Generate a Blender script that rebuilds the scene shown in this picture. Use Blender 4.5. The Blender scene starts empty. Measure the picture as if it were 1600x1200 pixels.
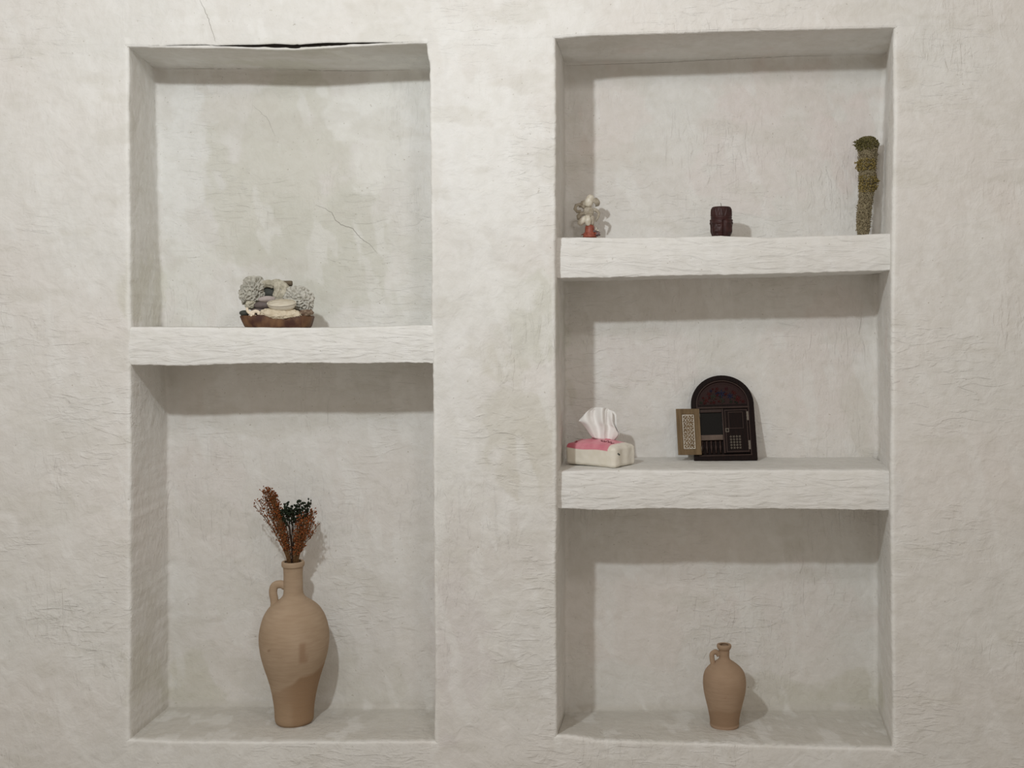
import bpy, bmesh, math, random
from math import sin, cos, pi, sqrt, radians
from mathutils import Vector, Matrix, noise, Quaternion
from mathutils.bvhtree import BVHTree

# ------------------------------------------------------------------ camera, light, exposure
S = 0.0015            # metres per photo pixel on the front plane of the wall
DC = 2.5              # camera distance from the wall
CX, CZ = 0.15, 1.55   # camera x, height
scn = bpy.context.scene
cam_d = bpy.data.cameras.new('camera'); cam = bpy.data.objects.new('camera', cam_d)
scn.collection.objects.link(cam); scn.camera = cam
cam.location = (CX, -DC, CZ); cam.rotation_euler = (pi/2, 0, 0)
cam_d.sensor_width = 36; cam_d.lens = 36*(DC/S)/1600
cam_d.shift_x = -100/1600; cam_d.shift_y = -100/1600
cam_d.clip_start = 0.05

w = bpy.data.worlds.new('world'); scn.world = w; w.use_nodes = True
bg = w.node_tree.nodes['Background']
bg.inputs[0].default_value = (1.0, 0.875, 0.745, 1); bg.inputs[1].default_value = 0.395

ld = bpy.data.lights.new('ceiling_lamp_light', 'POINT'); lo = bpy.data.objects.new('ceiling_lamp_light', ld)
scn.collection.objects.link(lo); lo.location = (-0.47, -1.67, 2.40)
ld.energy = 58; ld.shadow_soft_size = 0.035; ld.color = (0.94, 0.985, 1.0)

ld2 = bpy.data.lights.new('second_ceiling_lamp_light', 'POINT'); lo2 = bpy.data.objects.new('second_ceiling_lamp_light', ld2)
scn.collection.objects.link(lo2); lo2.location = (0.32, -1.45, 2.50)
ld2.energy = 13; ld2.shadow_soft_size = 0.09; ld2.color = (1.0, 0.96, 0.93)

scn.view_settings.view_transform = 'Standard'; scn.view_settings.look = 'None'
scn.view_settings.exposure = 0.17; scn.view_settings.gamma = 1; scn.view_settings.use_curve_mapping = False
scn.cycles.max_bounces = 10; scn.cycles.diffuse_bounces = 6

# ------------------------------------------------------------------ helpers
col = scn.collection
def P(px, py, Y=0.0):
    k = (DC+Y)/DC
    return Vector((CX+(px-900)*S*k, Y, CZ-(py-500)*S*k))
def U(px, Y):            # pixel length -> metres at depth Y
    return px*S*(DC+Y)/DC
def smooth(o, on=True):
    for p in o.data.polygons: p.use_smooth = on
def obj(name, verts, faces, mat, parent=None, sm=True, loc=None):
    me = bpy.data.meshes.new(name); me.from_pydata([tuple(v) for v in verts], [], faces); me.update()
    o = bpy.data.objects.new(name, me); col.objects.link(o)
    if mat: me.materials.append(mat)
    if parent: o.parent = parent
    if loc is not None: o.location = loc
    if sm: smooth(o)
    return o
def thing(name, label, cat, loc, rot=(0,0,0), group=None):
    o = bpy.data.objects.new(name, None); col.objects.link(o); o.empty_display_size = .02
    o.location = loc; o.rotation_euler = rot
    tag(o, label, cat, group); return o
def tag(o, label=None, cat=None, group=None, kind=None):
    if label: o['label'] = label
    if cat: o['category'] = cat
    if group: o['group'] = group
    if kind: o['kind'] = kind
    return o
def fbm(v, o=4):
    a = 1; s = 0; f = 1
    for _ in range(o):
        s += a*noise.noise(v*f); a *= .5; f *= 2.03
    return s
def sstep(a, b, x):
    t = max(0, min(1, (x-a)/(b-a))); return t*t*(3-2*t)
def lin(pts, x):
    if x <= pts[0][0]: return pts[0][1]
    for (a, b), (c, d) in zip(pts, pts[1:]):
        if x <= c: return b+(d-b)*(x-a)/(c-a)
    return pts[-1][1]
def srgb(h):
    c = [int(h[i:i+2], 16)/255 for i in (0, 2, 4)]
    return tuple(x/12.92 if x < .04045 else ((x+.055)/1.055)**2.4 for x in c)
def vcol(o, fn, name='tint'):
    me = o.data
    a = me.color_attributes.new(name, 'FLOAT_COLOR', 'POINT')
    buf = []
    for v in me.vertices:
        c = fn(v.co); buf += [c[0], c[1], c[2], 1]
    a.data.foreach_set('color', buf)
class MB:
    def __init__(s): s.v = []; s.f = []
    def add(s, vs, fs):
        n = len(s.v); s.v += [Vector(v) for v in vs]; s.f += [tuple(i+n for i in f) for f in fs]; return s
    def build(s, name, mat, parent=None, sm=True, loc=None): return obj(name, s.v, s.f, mat, parent, sm, loc)
    def tube(s, pts, r, n=8, cap=True, sy=1.0):
        pts = [Vector(p) for p in pts]; rs = r if isinstance(r, (list, tuple)) else [r]*len(pts)
        vs = []; fs = []
        t0 = (pts[1]-pts[0]).normalized()
        up = Vector((0,0,1)) if abs(t0.z) < .9 else Vector((1,0,0))
        a = t0.cross(up).normalized()
        for i, p in enumerate(pts):
            t = (pts[min(i+1, len(pts)-1)]-pts[max(i-1, 0)]).normalized()
            a = (a-t*a.dot(t)).normalized(); b = t.cross(a)
            for k in range(n):
                q = 2*pi*k/n; vs.append(p+(a*cos(q)+b*sin(q)*sy)*rs[i])
        for i in range(len(pts)-1):
            for k in range(n):
                k2 = (k+1) % n; fs.append((i*n+k, i*n+k2, (i+1)*n+k2, (i+1)*n+k))
        if cap:
            fs.append(tuple(range(n))[::-1]); fs.append(tuple((len(pts)-1)*n+k for k in range(n)))
        return s.add(vs, fs)
    def box(s, lo_, hi, bev=0.0, M=None):
        bm = bmesh.new(); bmesh.ops.create_cube(bm, size=1)
        lo_ = Vector(lo_); hi = Vector(hi)
        for v in bm.verts: v.co = Vector(((v.co.x+.5)*(hi.x-lo_.x)+lo_.x, (v.co.y+.5)*(hi.y-lo_.y)+lo_.y, (v.co.z+.5)*(hi.z-lo_.z)+lo_.z))
        if bev: bmesh.ops.bevel(bm, geom=bm.edges[:], offset=bev, segments=2, affect='EDGES', profile=.7)
        return s.bm(bm, M)
    def bm(s, bm, M=None):
        if M is not None: bm.transform(M)
        bm.verts.ensure_lookup_table(); bm.verts.index_update()
        s.add([v.co.copy() for v in bm.verts], [tuple(v.index for v in f.verts) for f in bm.faces]); bm.free(); return s
    def ico(s, c, r, sub=1, M=None, fn=None):
        bm = bmesh.new(); bmesh.ops.create_icosphere(bm, subdivisions=sub, radius=1)
        r = Vector(r) if not isinstance(r, (int, float)) else Vector((r, r, r))
        for v in bm.verts:
            d = v.co.copy()
            p = Vector((d.x*r.x, d.y*r.y, d.z*r.z))
            if fn: p = fn(d, p)
            if M is not None: p = M @ p
            v.co = p+Vector(c)
        return s.bm(bm)
    def lathe(s, prof, n=64, c=(0,0)):
        vs = []; fs = []; m = len(prof)
        for (r, z) in prof:
            for k in range(n):
                q = 2*pi*k/n; vs.append((c[0]+r*cos(q), c[1]+r*sin(q), z))
        for i in range(m-1):
            for k in range(n):
                k2 = (k+1) % n; fs.append((i*n+k, i*n+k2, (i+1)*n+k2, (i+1)*n+k))
        fs.append(tuple(range(n))[::-1]); fs.append(tuple((m-1)*n+k for k in range(n)))
        return s.add(vs, fs)

# ------------------------------------------------------------------ materials
def mat(name, c, rough=.8, spec=.3, metal=0, vc=None, nscale=0, ncol=None, namt=.5, bump=0, bscale=100, bstretch=(1,1,1), sss=0, coat=0):
    m = bpy.data.materials.new(name); m.use_nodes = True; nt = m.node_tree; N = nt.nodes; L = nt.links
    b = N['Principled BSDF']; b.inputs['Roughness'].default_value = rough
    b.inputs['Specular IOR Level'].default_value = spec; b.inputs['Metallic'].default_value = metal
    if sss: b.inputs['Subsurface Weight'].default_value = sss; b.inputs['Subsurface Radius'].default_value = (.01,.008,.006); b.inputs['Subsurface Scale'].default_value = 1
    if coat: b.inputs['Coat Weight'].default_value = coat
    tc = N.new('ShaderNodeTexCoord')
    out = None
    if vc:
        a = N.new('ShaderNodeAttribute'); a.attribute_name = vc; out = a.outputs['Color']
    else:
        r = N.new('ShaderNodeRGB'); r.outputs[0].default_value = (*c, 1); out = r.outputs[0]
    if nscale:
        n = N.new('ShaderNodeTexNoise'); n.inputs['Scale'].default_value = nscale; n.inputs['Detail'].default_value = 5
        mp = N.new('ShaderNodeMapping'); mp.inputs['Scale'].default_value = bstretch
        L.new(tc.outputs['Object'], mp.inputs[0]); L.new(mp.outputs[0], n.inputs['Vector'])
        cr = N.new('ShaderNodeValToRGB'); cr.color_ramp.elements[0].position = .4; cr.color_ramp.elements[1].position = .65
        L.new(n.outputs[0], cr.inputs[0])
        ml = N.new('ShaderNodeMath'); ml.operation = 'MULTIPLY'; ml.inputs[1].default_value = namt; L.new(cr.outputs[0], ml.inputs[0])
        mx = N.new('ShaderNodeMix'); mx.data_type = 'RGBA'; L.new(ml.outputs[0], mx.inputs[0])
        L.new(out, mx.inputs[6]); mx.inputs[7].default_value = (*ncol, 1); out = mx.outputs[2]
    L.new(out, b.inputs['Base Color'])
    if bump:
        n = N.new('ShaderNodeTexNoise'); n.inputs['Scale'].default_value = bscale; n.inputs['Detail'].default_value = 6
        mp = N.new('ShaderNodeMapping'); mp.inputs['Scale'].default_value = bstretch
        L.new(tc.outputs['Object'], mp.inputs[0]); L.new(mp.outputs[0], n.inputs['Vector'])
        bp = N.new('ShaderNodeBump'); bp.inputs['Strength'].default_value = 1; bp.inputs['Distance'].default_value = bump
        L.new(n.outputs[0], bp.inputs['Height']); L.new(bp.outputs[0], b.inputs['Normal'])
    return m

def plaster(name, stretch_dir):
    m = bpy.data.materials.new(name); m.use_nodes = True; nt = m.node_tree; N = nt.nodes; L = nt.links
    b = N['Principled BSDF']; b.inputs['Roughness'].default_value = .82; b.inputs['Specular IOR Level'].default_value = .25
    tc = N.new('ShaderNodeTexCoord')
    at = N.new('ShaderNodeAttribute'); at.attribute_name = 'tint'
    def nz(scale, stretch, detail=5, dist=0.0, rot=(0,0,0)):
        mp = N.new('ShaderNodeMapping'); mp.inputs['Scale'].default_value = stretch; mp.inputs['Rotation'].default_value = rot
        n = N.new('ShaderNodeTexNoise'); n.inputs['Scale'].default_value = scale; n.inputs['Detail'].default_value = detail
        n.inputs['Distortion'].default_value = dist
        L.new(tc.outputs['Object'], mp.inputs[0]); L.new(mp.outputs[0], n.inputs['Vector']); return n.outputs[0]
    # fine colour mottling
    n1 = nz(38, (1,1,1.0), 6, .4); cr = N.new('ShaderNodeValToRGB')
    cr.color_ramp.elements[0].position = .30; cr.color_ramp.elements[0].color = (.945,.94,.925,1)
    cr.color_ramp.elements[1].position = .62; cr.color_ramp.elements[1].color = (1,1,1,1); L.new(n1, cr.inputs[0])
    mx = N.new('ShaderNodeMix'); mx.data_type = 'RGBA'; mx.blend_type = 'MULTIPLY'; mx.inputs[0].default_value = 1
    L.new(at.outputs['Color'], mx.inputs[6]); L.new(cr.outputs[0], mx.inputs[7])
    # tiny dark pits
    n2 = nz(150, (1,1,1), 2, 0); c2 = N.new('ShaderNodeValToRGB')
    c2.color_ramp.elements[0].position = .235; c2.color_ramp.elements[0].color = (.72,.70,.66,1)
    c2.color_ramp.elements[1].position = .29; c2.color_ramp.elements[1].color = (1,1,1,1); L.new(n2, c2.inputs[0])
    m2 = N.new('ShaderNodeMix'); m2.data_type = 'RGBA'; m2.blend_type = 'MULTIPLY'; m2.inputs[0].default_value = 1
    L.new(mx.outputs[2], m2.inputs[6]); L.new(c2.outputs[0], m2.inputs[7]); L.new(m2.outputs[2], b.inputs['Base Color'])
    # bump : broad trowel swells, sparse masked strokes, grain
    def ramp(h, lo, hi):
        r = N.new('ShaderNodeMapRange'); r.interpolation_type = 'SMOOTHSTEP'; L.new(h, r.inputs[0]); r.inputs[1].default_value = lo; r.inputs[2].default_value = hi; return r.outputs[0]
    def mul(a, b_):
        q = N.new('ShaderNodeMath'); q.operation = 'MULTIPLY'; L.new(a, q.inputs[0]); L.new(b_, q.inputs[1]); return q.outputs[0]
    last = None
    if stretch_dir == 'wall':
        strokeA = mul(ramp(nz(34, (.42,1,1.5), 4, 1.6, (0,.6,0)), .50, .66), ramp(nz(3.2, (1,1,1), 2, .3, (1,0,0)), .48, .62))
        strokeB = mul(ramp(nz(36, (1.5,1,.40), 4, 1.4, (0,-.5,0)), .50, .66), ramp(nz(3.0, (1,1,1), 2, .3, (0,2,1)), .50, .64))
        layers = [(nz(7, (1,1,1), 3, .6), .007), (strokeA, .0008), (strokeB, .0008), (nz(24, (1,1,1), 5, .9), .0032), (nz(75, (1,1,1), 5, .8), .0009), (nz(210, (1,1,1), 3), .0003)]
    else:
        streak = ramp(nz(34, (.34,1,1.7), 6, 1.4), .38, .70)
        layers = [(nz(10, (1,1,1), 3, .4), .004), (streak, .0011), (nz(26, (.5,1,1.3), 5, .8), .0020), (nz(90, (.6,1,1.3), 5, .6), .0009)]
    for h, d in layers:
        bp = N.new('ShaderNodeBump'); bp.inputs['Strength'].default_value = 1; bp.inputs['Distance'].default_value = d
        L.new(h, bp.inputs['Height'])
        if last is not None: L.new(last, bp.inputs['Normal'])
        last = bp.outputs[0]
    L.new(last, b.inputs['Normal'])
    return m
M_WALL = plaster('white_plaster', 'wall'); M_SHELF = plaster('brushed_white_plaster', 'shelf')

# ------------------------------------------------------------------ plaster stain colours (patches of wear, damp and old wash)
BASE = (.742, .730, .706)
# px, py, rx, ry, colour, strength
PATCH = [
 (440,270,150,190,(.675,.670,.615),.75), (520,400,140,110,(.640,.640,.585),.70), (350,160,90,40,(.69,.67,.625),.5),
 (590,165,85,70,(.80,.80,.775),.9), (585,245,45,55,(.80,.80,.77),.7), (285,260,40,190,(.79,.79,.775),.8), (300,430,50,70,(.76,.76,.73),.6),
 (640,330,40,170,(.73,.725,.70),.5),
 (760,260,90,130,(.80,.80,.785),.7), (800,60,110,60,(.80,.80,.785),.5), (700,200,30,150,(.77,.77,.76),.4),
 (835,505,60,75,(.655,.655,.60),.75), (760,460,60,50,(.78,.78,.76),.6), (800,640,80,90,(.655,.64,.585),.65), (820,730,60,60,(.66,.64,.58),.5),
 (720,640,40,130,(.77,.765,.75),.6), (760,860,80,90,(.68,.655,.625),.5), (720,1010,60,120,(.69,.66,.65),.5), (830,1060,50,110,(.72,.71,.69),.5),
 (970,180,60,90,(.74,.69,.66),.5), (1230,140,120,60,(.72,.67,.64),.5), (1000,300,90,50,(.70,.685,.66),.4), (1180,230,120,90,(.75,.70,.685),.45),
 (1330,250,40,110,(.76,.69,.67),.45), (1290,560,80,110,(.745,.70,.675),.5), (1000,560,80,60,(.74,.70,.685),.45), (1345,640,22,90,(.68,.66,.61),.45),
 (1180,640,60,80,(.77,.75,.72),.4), (980,980,90,70,(.74,.70,.67),.45), (1250,960,110,60,(.75,.71,.69),.4), (1335,1070,45,45,(.63,.615,.54),.5), (1300,1085,80,20,(.62,.61,.54),.4),
 (1180,1085,90,30,(.65,.64,.58),.5), (300,1075,60,45,(.63,.62,.545),.6), (560,1060,90,50,(.66,.65,.60),.5), (330,760,60,90,(.735,.70,.68),.4),
 (560,760,80,60,(.74,.715,.69),.4), (600,950,60,90,(.735,.725,.71),.4), (300,640,20,90,(.70,.66,.62),.3),
 (225,450,40,70,(.62,.61,.53),.45), (225,1050,40,60,(.64,.63,.56),.45), (1385,800,20,140,(.72,.72,.71),.4), (1395,90,50,30,(.62,.58,.52),.3),
]
def tint(co):
    # co world; patches are placed on the wall by their true position
    x, y, z = co
    px = 800+x/S; py = 600-(z-1.4)/S
    w1 = fbm(Vector((x*9, y*9, z*9)), 5)*.75; w2 = fbm(Vector((x*2.2+7, y*2, z*2.2)), 3)
    c = Vector(BASE)
    g = w2*.5
    c = c*(1+.035*g) + Vector((.012, -.002, -.004))*fbm(Vector((x*3-5, y*3, z*3+9)), 3)
    kq = DC/(DC+y); qx = 900+(px-900)*kq; qy = 500+(py-500)*kq
    for (ax, ay, rx, ry, cc, st) in PATCH:
        dx = (qx-ax)/rx; dy = (qy-ay)/ry
        if abs(dx) > 1.8 or abs(dy) > 1.8: continue
        d = sqrt(dx*dx+dy*dy)+w1
        t = (.35*(1-sstep(.5, 1.2, d))+.65*(1-sstep(.80, 1.0, d)))*min(1, st*1.15)
        if t > 0: c = c.lerp(Vector(cc), t)
    # floors of the niches and shelf tops keep a film of dust; handled edges are worn white
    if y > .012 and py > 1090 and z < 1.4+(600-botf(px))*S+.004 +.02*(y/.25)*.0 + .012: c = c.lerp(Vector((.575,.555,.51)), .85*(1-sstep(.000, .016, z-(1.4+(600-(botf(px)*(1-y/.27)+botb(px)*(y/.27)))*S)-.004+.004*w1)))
    if y < .012 and 60 < py < 1175:
        for nm in ('L0','L1','R0','R1'):
            e = abs(px-lin(EDGE[nm][0], py))
            if e < 9: c = c.lerp(Vector((.83,.83,.81)), .6*(1-sstep(2, 7, e+5*w1)))
    # long trowel drags of fresher whitewash
    k = fbm(Vector((x*16+z*5, y*10, z*5-x*3+20)), 4)
    c = c.lerp(Vector((.80,.80,.785)), .45*sstep(.22, .42, k)); k = fbm(Vector((x*5+40, y*10, z*13)), 4)
    c = c.lerp(Vector((.655,.64,.595)), .40*sstep(.25, .50, k))
    sc = fbm(Vector((x*55, y*55, z*22)), 3)
    c *= 1-.035*sstep(.25, .9, sc)
    return c

# ------------------------------------------------------------------ wall with two niches
DN = 0.25
DR = 0.286            # the right niche is a little deeper
def fac(x): return 1.0 if x < 770 else DR/DN
def kb(x): return (DC+DN*fac(x))/DC
def bx(px): return 900+(px-900)*kb(px)      # photo pixel on the back plane -> true pixel
def by(py, x): return 500+(py-500)*kb(x)
EDGE = { # front edges and back corners, as x(py)
 'L0': ([(40,199),(90,200),(300,202),(560,204),(800,203),(1170,203)], [(90,240),(110,243),(300,248),(500,254),(650,262),(1110,265)]),
 'L1': ([(60,664),(72,667),(100,671),(300,673),(500,674),(620,677),(800,677),(1170,679)], [(90,692),(1110,698)]),
 'R0': ([(50,868),(70,869),(400,868),(700,870),(900,869),(1150,871)], [(90,881),(500,883),(1110,882)]),
 'R1': ([(40,1399),(60,1398),(250,1397),(500,1394),(800,1393),(1170,1396)], [(80,1384),(200,1378),(420,1370),(700,1369),(1110,1371)]),
}
TOPF = [(190,72),(210,72.5),(250,74),(300,75),(350,75),(400,76),(436,76.8),(470,77.3),(500,76),(540,73),(590,70.5),(650,68),(664,67.5),(700,66),(850,62),(870,60),(900,57),(1000,54),(1100,50),(1250,46),(1398,43),(1420,43)]
TOPB = [(200,104),(243,107),(330,108),(440,110),(560,111),(672,109),(880,98),(1000,96),(1100,94),(1200,89),(1384,85)]
BOTF = [(190,1155),(260,1159),(400,1161),(560,1159),(664,1158),(700,1157),(850,1149),(875,1149),(930,1157),(1100,1163),(1300,1168),(1400,1171)]
BOTB = [(200,1104),(265,1103),(672,1105),(880,1112),(925,1107),(1370,1109)]
CRT = [(240,72.0),(330,69.2),(345,71),(375,69.8),(410,69),(436,67.5),(470,69.5),(500,67),(520,66),(545,66.0),(575,65.4),(605,65.6),(640,67)]
GAP = [(245,0),(256,.7),(262,.2),(300,.7),(332,.7),(338,0),(346,.5),(375,2.2),(400,3.6),(420,3.4),(436,5.6),(455,4.2),(471,6.6),(476,3.6),(500,4.6),(520,4.2),(545,3.2),(556,1.8),(575,2.2),(600,1.0),(625,.5),(640,0)]
def ragged(x, k, a=1.0):
    return a*(1.1*noise.noise(Vector((x*.012, k, 0)))+.9*noise.noise(Vector((x*.045, k, 3)))+.7*noise.noise(Vector((x*.13, k, 5))))
def arange(a, b, n): return [a+(b-a)*i/n for i in range(n+1)]
def profile(rf, rb, n1=5, n2=6, nd=14):
    """(weight front->back, offset px, depth m); offset measured into the opening"""
    out = []
    for i in range(n1+1):
        a = pi/2*i/n1; out.append(('f', -rf+rf*sin(a), (rf-rf*cos(a))*S))
    for i in range(1, nd):
        t = i/nd; out.append(('m', t, rf*S+(DN-rb*S-rf*S)*t))
    for i in range(n2+1):
        a = pi/2*i/n2; out.append(('b', rb-rb*cos(a), DN-rb*S+rb*S*sin(a)))
    return out
STEP = 3.0
ucols = []   # each: (fn(py, D)->true px, depth, nominal px); D = 0 on the front face, 1 inside the opening
def side(name, sgn, rf=5, rb=7):
    F, B = EDGE[name]; k = {'L0':1,'L1':2,'R0':3,'R1':4}[name]*7.3
    nom = lin(F, 600); fc_ = fac(nom)
    def front(py): return lin(F, py)+ragged(py, k, .9)
    def back(py): return bx(lin(B, 500+(py-500)/kb(nom)))+ragged(py, k+2, 1.2)
    pr = profile(rf, rb); res = []
    def mk(kind, t, n):
        def f(py, D):
            flat = front(py)+sgn*(-rf+.35*n)
            if D <= 0: return flat
            if kind == 'f': r = front(py)+sgn*t
            elif kind == 'm': r = front(py)*(1-t)+back(py)*t
            else: r = back(py)+sgn*t
            return flat*(1-D)+r*D
        return f
    for n, (kind, t, d) in enumerate(pr): res.append((mk(kind, t, n), d*fc_, nom))
    return res if sgn > 0 else res[::-1]
s0, s1, s2, s3 = side('L0', 1), side('L1', -1), side('R0', 1), side('R1', -1)
def between(fa, fb, d, na, nb, n):
    out = []
    for i in range(1, n):
        t = i/n
        out.append(((lambda t: lambda py, D: fa(py, D)*(1-t)+fb(py, D)*t)(t), d, na+(nb-na)*t))
    return out
XL, XR = -1000.0, 2700.0
def const(x): return lambda py, D: x
for x in [XL, -700, -450, -250] + arange(-120, 20, 10): ucols.append((const(x), 0.0, x))
ucols += between(const(20), s0[0][0], 0, 20, 195, 44) + s0
ucols += between(s0[-1][0], s1[0][0], DN, 210, 670, 155) + s1
ucols += between(s1[-1][0], s2[0][0], 0, 680, 865, 64) + s2
ucols += between(s2[-1][0], s3[0][0], DR, 875, 1390, 172) + s3
ucols += between(s3[-1][0], const(1640), 0, 1400, 1640, 60)
for x in [1640, 1655, 1670, 1700, 1760, 1850, 2050, 2350, XR]: ucols.append((const(x), 0.0, x))
# rows: fn(xnominal, D)->true py, depth fn(x)
def topf(x): return lin(TOPF, x)+ragged(x, 31, .5)
def topb(x): return by(lin(TOPB, 900+(x-900)/kb(x)), x)+ragged(x, 33, 1.5)
def botf(x): return lin(BOTF, x)+ragged(x, 35, 1.2)
def botb(x): return by(lin(BOTB, 900+(x-900)/kb(x)), x)+ragged(x, 37, 1.2)
def gap(x):
    g = lin(GAP, x)*1.1
    return 0 if g <= 0 else max(.0, g+(.35 if g > .6 else 0)*noise.noise(Vector((x*.22, 4, 0))))
def crt(x): return min(lin(CRT, x), topf(x)-1.9-gap(x)) if 240 < x < 640 else topf(x)-3.2
rows = []
YT, YB = -500.0, 1533.3
for y in [YT, -350, -200, -100, -50]: rows.append((const(y), lambda x: 0.0))
n = 36
for i in range(n):
    t = i/n; rows.append(((lambda t: lambda x, D: -40*(1-t)+crt(x)*t)(t), lambda x: 0.0))
def sd(x): return .15*min(1, gap(x)/.8)
def inn(x): return min(1, gap(x)/.8)
rows.append((lambda x, D: crt(x), lambda x: 0.0))
rows.append((lambda x, D: crt(x)+.05-18*inn(x)*D, lambda x: sd(x)))
rows.append((lambda x, D: crt(x)+gap(x)*1.3-18*inn(x)*D, lambda x: sd(x)))
rows.append((lambda x, D: crt(x)+gap(x)+.05, lambda x: 0.0008))
ROW_SLOT = len(rows)-4
def tf_(kind, t, n):
    def f(x, D):
        flat = topf(x)-2.6+.35*n
        r = topf(x)+t if kind == 'f' else (topf(x)*(1-t)+topb(x)*t if kind == 'm' else topb(x)+t)
        return flat*(1-D)+r*D
    return f
for n, (kind, t, d) in enumerate(profile(2.6, 6)):
    rows.append((tf_(kind, t, n), (lambda d: lambda x: d*fac(x))(d)))
n = 345
for i in range(1, n):
    t = i/n
    rows.append(((lambda t: lambda x, D: ((topb(x)+6)*(1-t)+(botb(x)-9)*t)*D+(1-D)*((topf(x)+7.5)*(1-t)+(botf(x)-7)*t))(t), lambda x: DN*fac(x)))
def bf_(kind, t, n):
    def f(x, D):
        flat = botf(x)-6.2+.35*n
        r = botf(x)-t if kind == 'f' else (botf(x)*(1-t)+botb(x)*t if kind == 'm' else botb(x)-t)
        return flat*(1-D)+r*D
    return f
for n, (kind, t, d) in enumerate(profile(3.5, 9)[::-1]):
    rows.append((bf_(kind, t, n), (lambda d: lambda x: d*fac(x))(d)))
n = 26
for i in range(1, n+1):
    t = i/n; rows.append(((lambda t: lambda x, D: (botf(x)+3.8)*(1-t)+1250*t)(t), lambda x: 0.0))
for y in [1280, 1330, 1400, 1470, YB]: rows.append((const(y), lambda x: 0.0))
def wob(v):
    q = v*2.3
    a = noise.noise_vector(q+Vector((3,1,7)))*.0035 + noise.noise_vector(v*8)*.0016 + noise.noise_vector(v*27)*.0006
    return v+Vector((a.x*.5, a.y*1.0, a.z*.5))
nc = len(ucols); nr = len(rows)
verts = []
for j, (rf, df) in enumerate(rows):
    for i, (fx, du, xn) in enumerate(ucols):
        dv = df(xn); Du = min(1, du/.008)
        py = rf(xn, Du); px = fx(py, min(1, dv/.008)); d = min(du, dv)
        v = Vector(((px-800)*S, d, 1.4+(600-py)*S))
        verts.append(wob(v) if j not in (0, nr-1) and i not in (0, nc-1) else v)
dark_faces = []
faces = []
for j in range(nr-1):
    for i in range(nc-1):
        a = j*nc+i; faces.append((a, a+nc, a+nc+1, a+1))
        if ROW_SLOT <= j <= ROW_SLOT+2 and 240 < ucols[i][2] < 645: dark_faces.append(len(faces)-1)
# close the wall behind: give it real thickness
nb = len(verts); TH = .42
x0, x1 = (XL-800)*S, (XR-800)*S; z0, z1 = 1.4+(600-YB)*S, 1.4+(600-YT)*S
bi = []
ring = [i for i in range(nc)]+[j*nc+nc-1 for j in range(1, nr)]+[(nr-1)*nc+i for i in range(nc-2, -1, -1)]+[j*nc for j in range(nr-2, 0, -1)]
for r_ in ring:
    v = verts[r_].copy(); v.y = TH; bi.append(len(verts)); verts.append(v)
for k in range(len(ring)):
    k2 = (k+1) % len(ring); faces.append((ring[k], ring[k2], bi[k2], bi[k]))
faces.append(tuple(bi))
wall = obj('wall_back', verts, faces, M_WALL)
tag(wall, kind='structure')
wall.data.materials.append(mat('crack_gap_shade', (.045,.035,.028), .95, .05))  # near-black lining of the slot: the gap's shade is put into its colour
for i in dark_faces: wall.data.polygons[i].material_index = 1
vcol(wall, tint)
WB = BVHTree.FromPolygons([v.co for v in wall.data.vertices], [tuple(p.vertices) for p in wall.data.polygons][:-1])

M_FLOOR = mat('clay_floor', (.38,.36,.33), .8, nscale=6, ncol=(.32,.30,.27), bump=.002, bscale=20)
fl = MB().box((x0, -3.6, -.06), (x1, TH, 0.0)).build('floor', M_FLOOR, sm=False); tag(fl, kind='structure')

# hairline cracks: thin dark fissures lying on the plaster
M_CRACK = mat('crack_dark', (.20,.185,.16), .95, .05)
def crack(pts, wpx, Y, jit=1.6, seed=1):
    rnd = random.Random(seed); dense = []
    for (a, b), (c, d) in zip(pts, pts[1:]):
        m = max(2, int(math.hypot(c-a, d-b)/3))
        for i in range(m):
            t = i/m; dense.append((a+(c-a)*t+rnd.uniform(-jit, jit), b+(d-b)*t+rnd.uniform(-jit, jit)))
    dense.append(pts[-1])
    mb = MB(); cen = []
    org = Vector((CX, -DC, CZ))
    for (a, b) in dense:
        dr = (P(a, b, Y)-org).normalized(); h = WB.ray_cast(org, dr)
        if h[0] is None: continue
        cen.append((h[0]+h[1].normalized()*(.00025 if h[1].y < 0 else -.00025), h[1]))
    for i in range(len(cen)-1):
        p, nn = cen[i]; q, _ = cen[i+1]
        if (q-p).length > .03: continue
        t = (q-p).normalized(); s_ = t.cross(Vector((0,-1,0))).normalized()
        f0 = sin(pi*min(1, (i+.3)/len(cen)))**.5; f1 = sin(pi*min(1, (i+1.1)/len(cen)))**.5 if i < len(cen)-2 else .15
        w0 = wpx*S*f0*.5; w1 = wpx*S*f1*.5
        mb.add([p-s_*w0, p+s_*w0, q+s_*w1, q-s_*w1], [(0,1,2,3)])
    o = mb.build('crack', M_CRACK, wall, sm=False); return o
crack([(310,-4),(318,12),(326,30),(332,50),(337,66)], .55, 0, .6, 1)
crack([(492,320),(508,326),(519,333),(525,345),(535,352),(548,355),(556,363),(566,374),(576,381),(590,396)], .7, DN, .8, 2)
crack([(395,165),(418,185),(430,215)], .3, DN, .8, 4)
crack([(253,108),(300,107),(345,107.5),(420,106),(450,108),(500,110),(560,111),(640,109)], .5, DN, .25, 6)
crack([(880,103),(960,100),(1050,97),(1100,94),(1170,91),(1240,87.5),(1300,87)], .5, DN, .25, 7)
crack([(205,86),(225,93),(242,104)], .7, .1, .4, 8)
crack([(470,83),(478,89),(486,93)], .4, 0, .5, 9)

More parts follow.
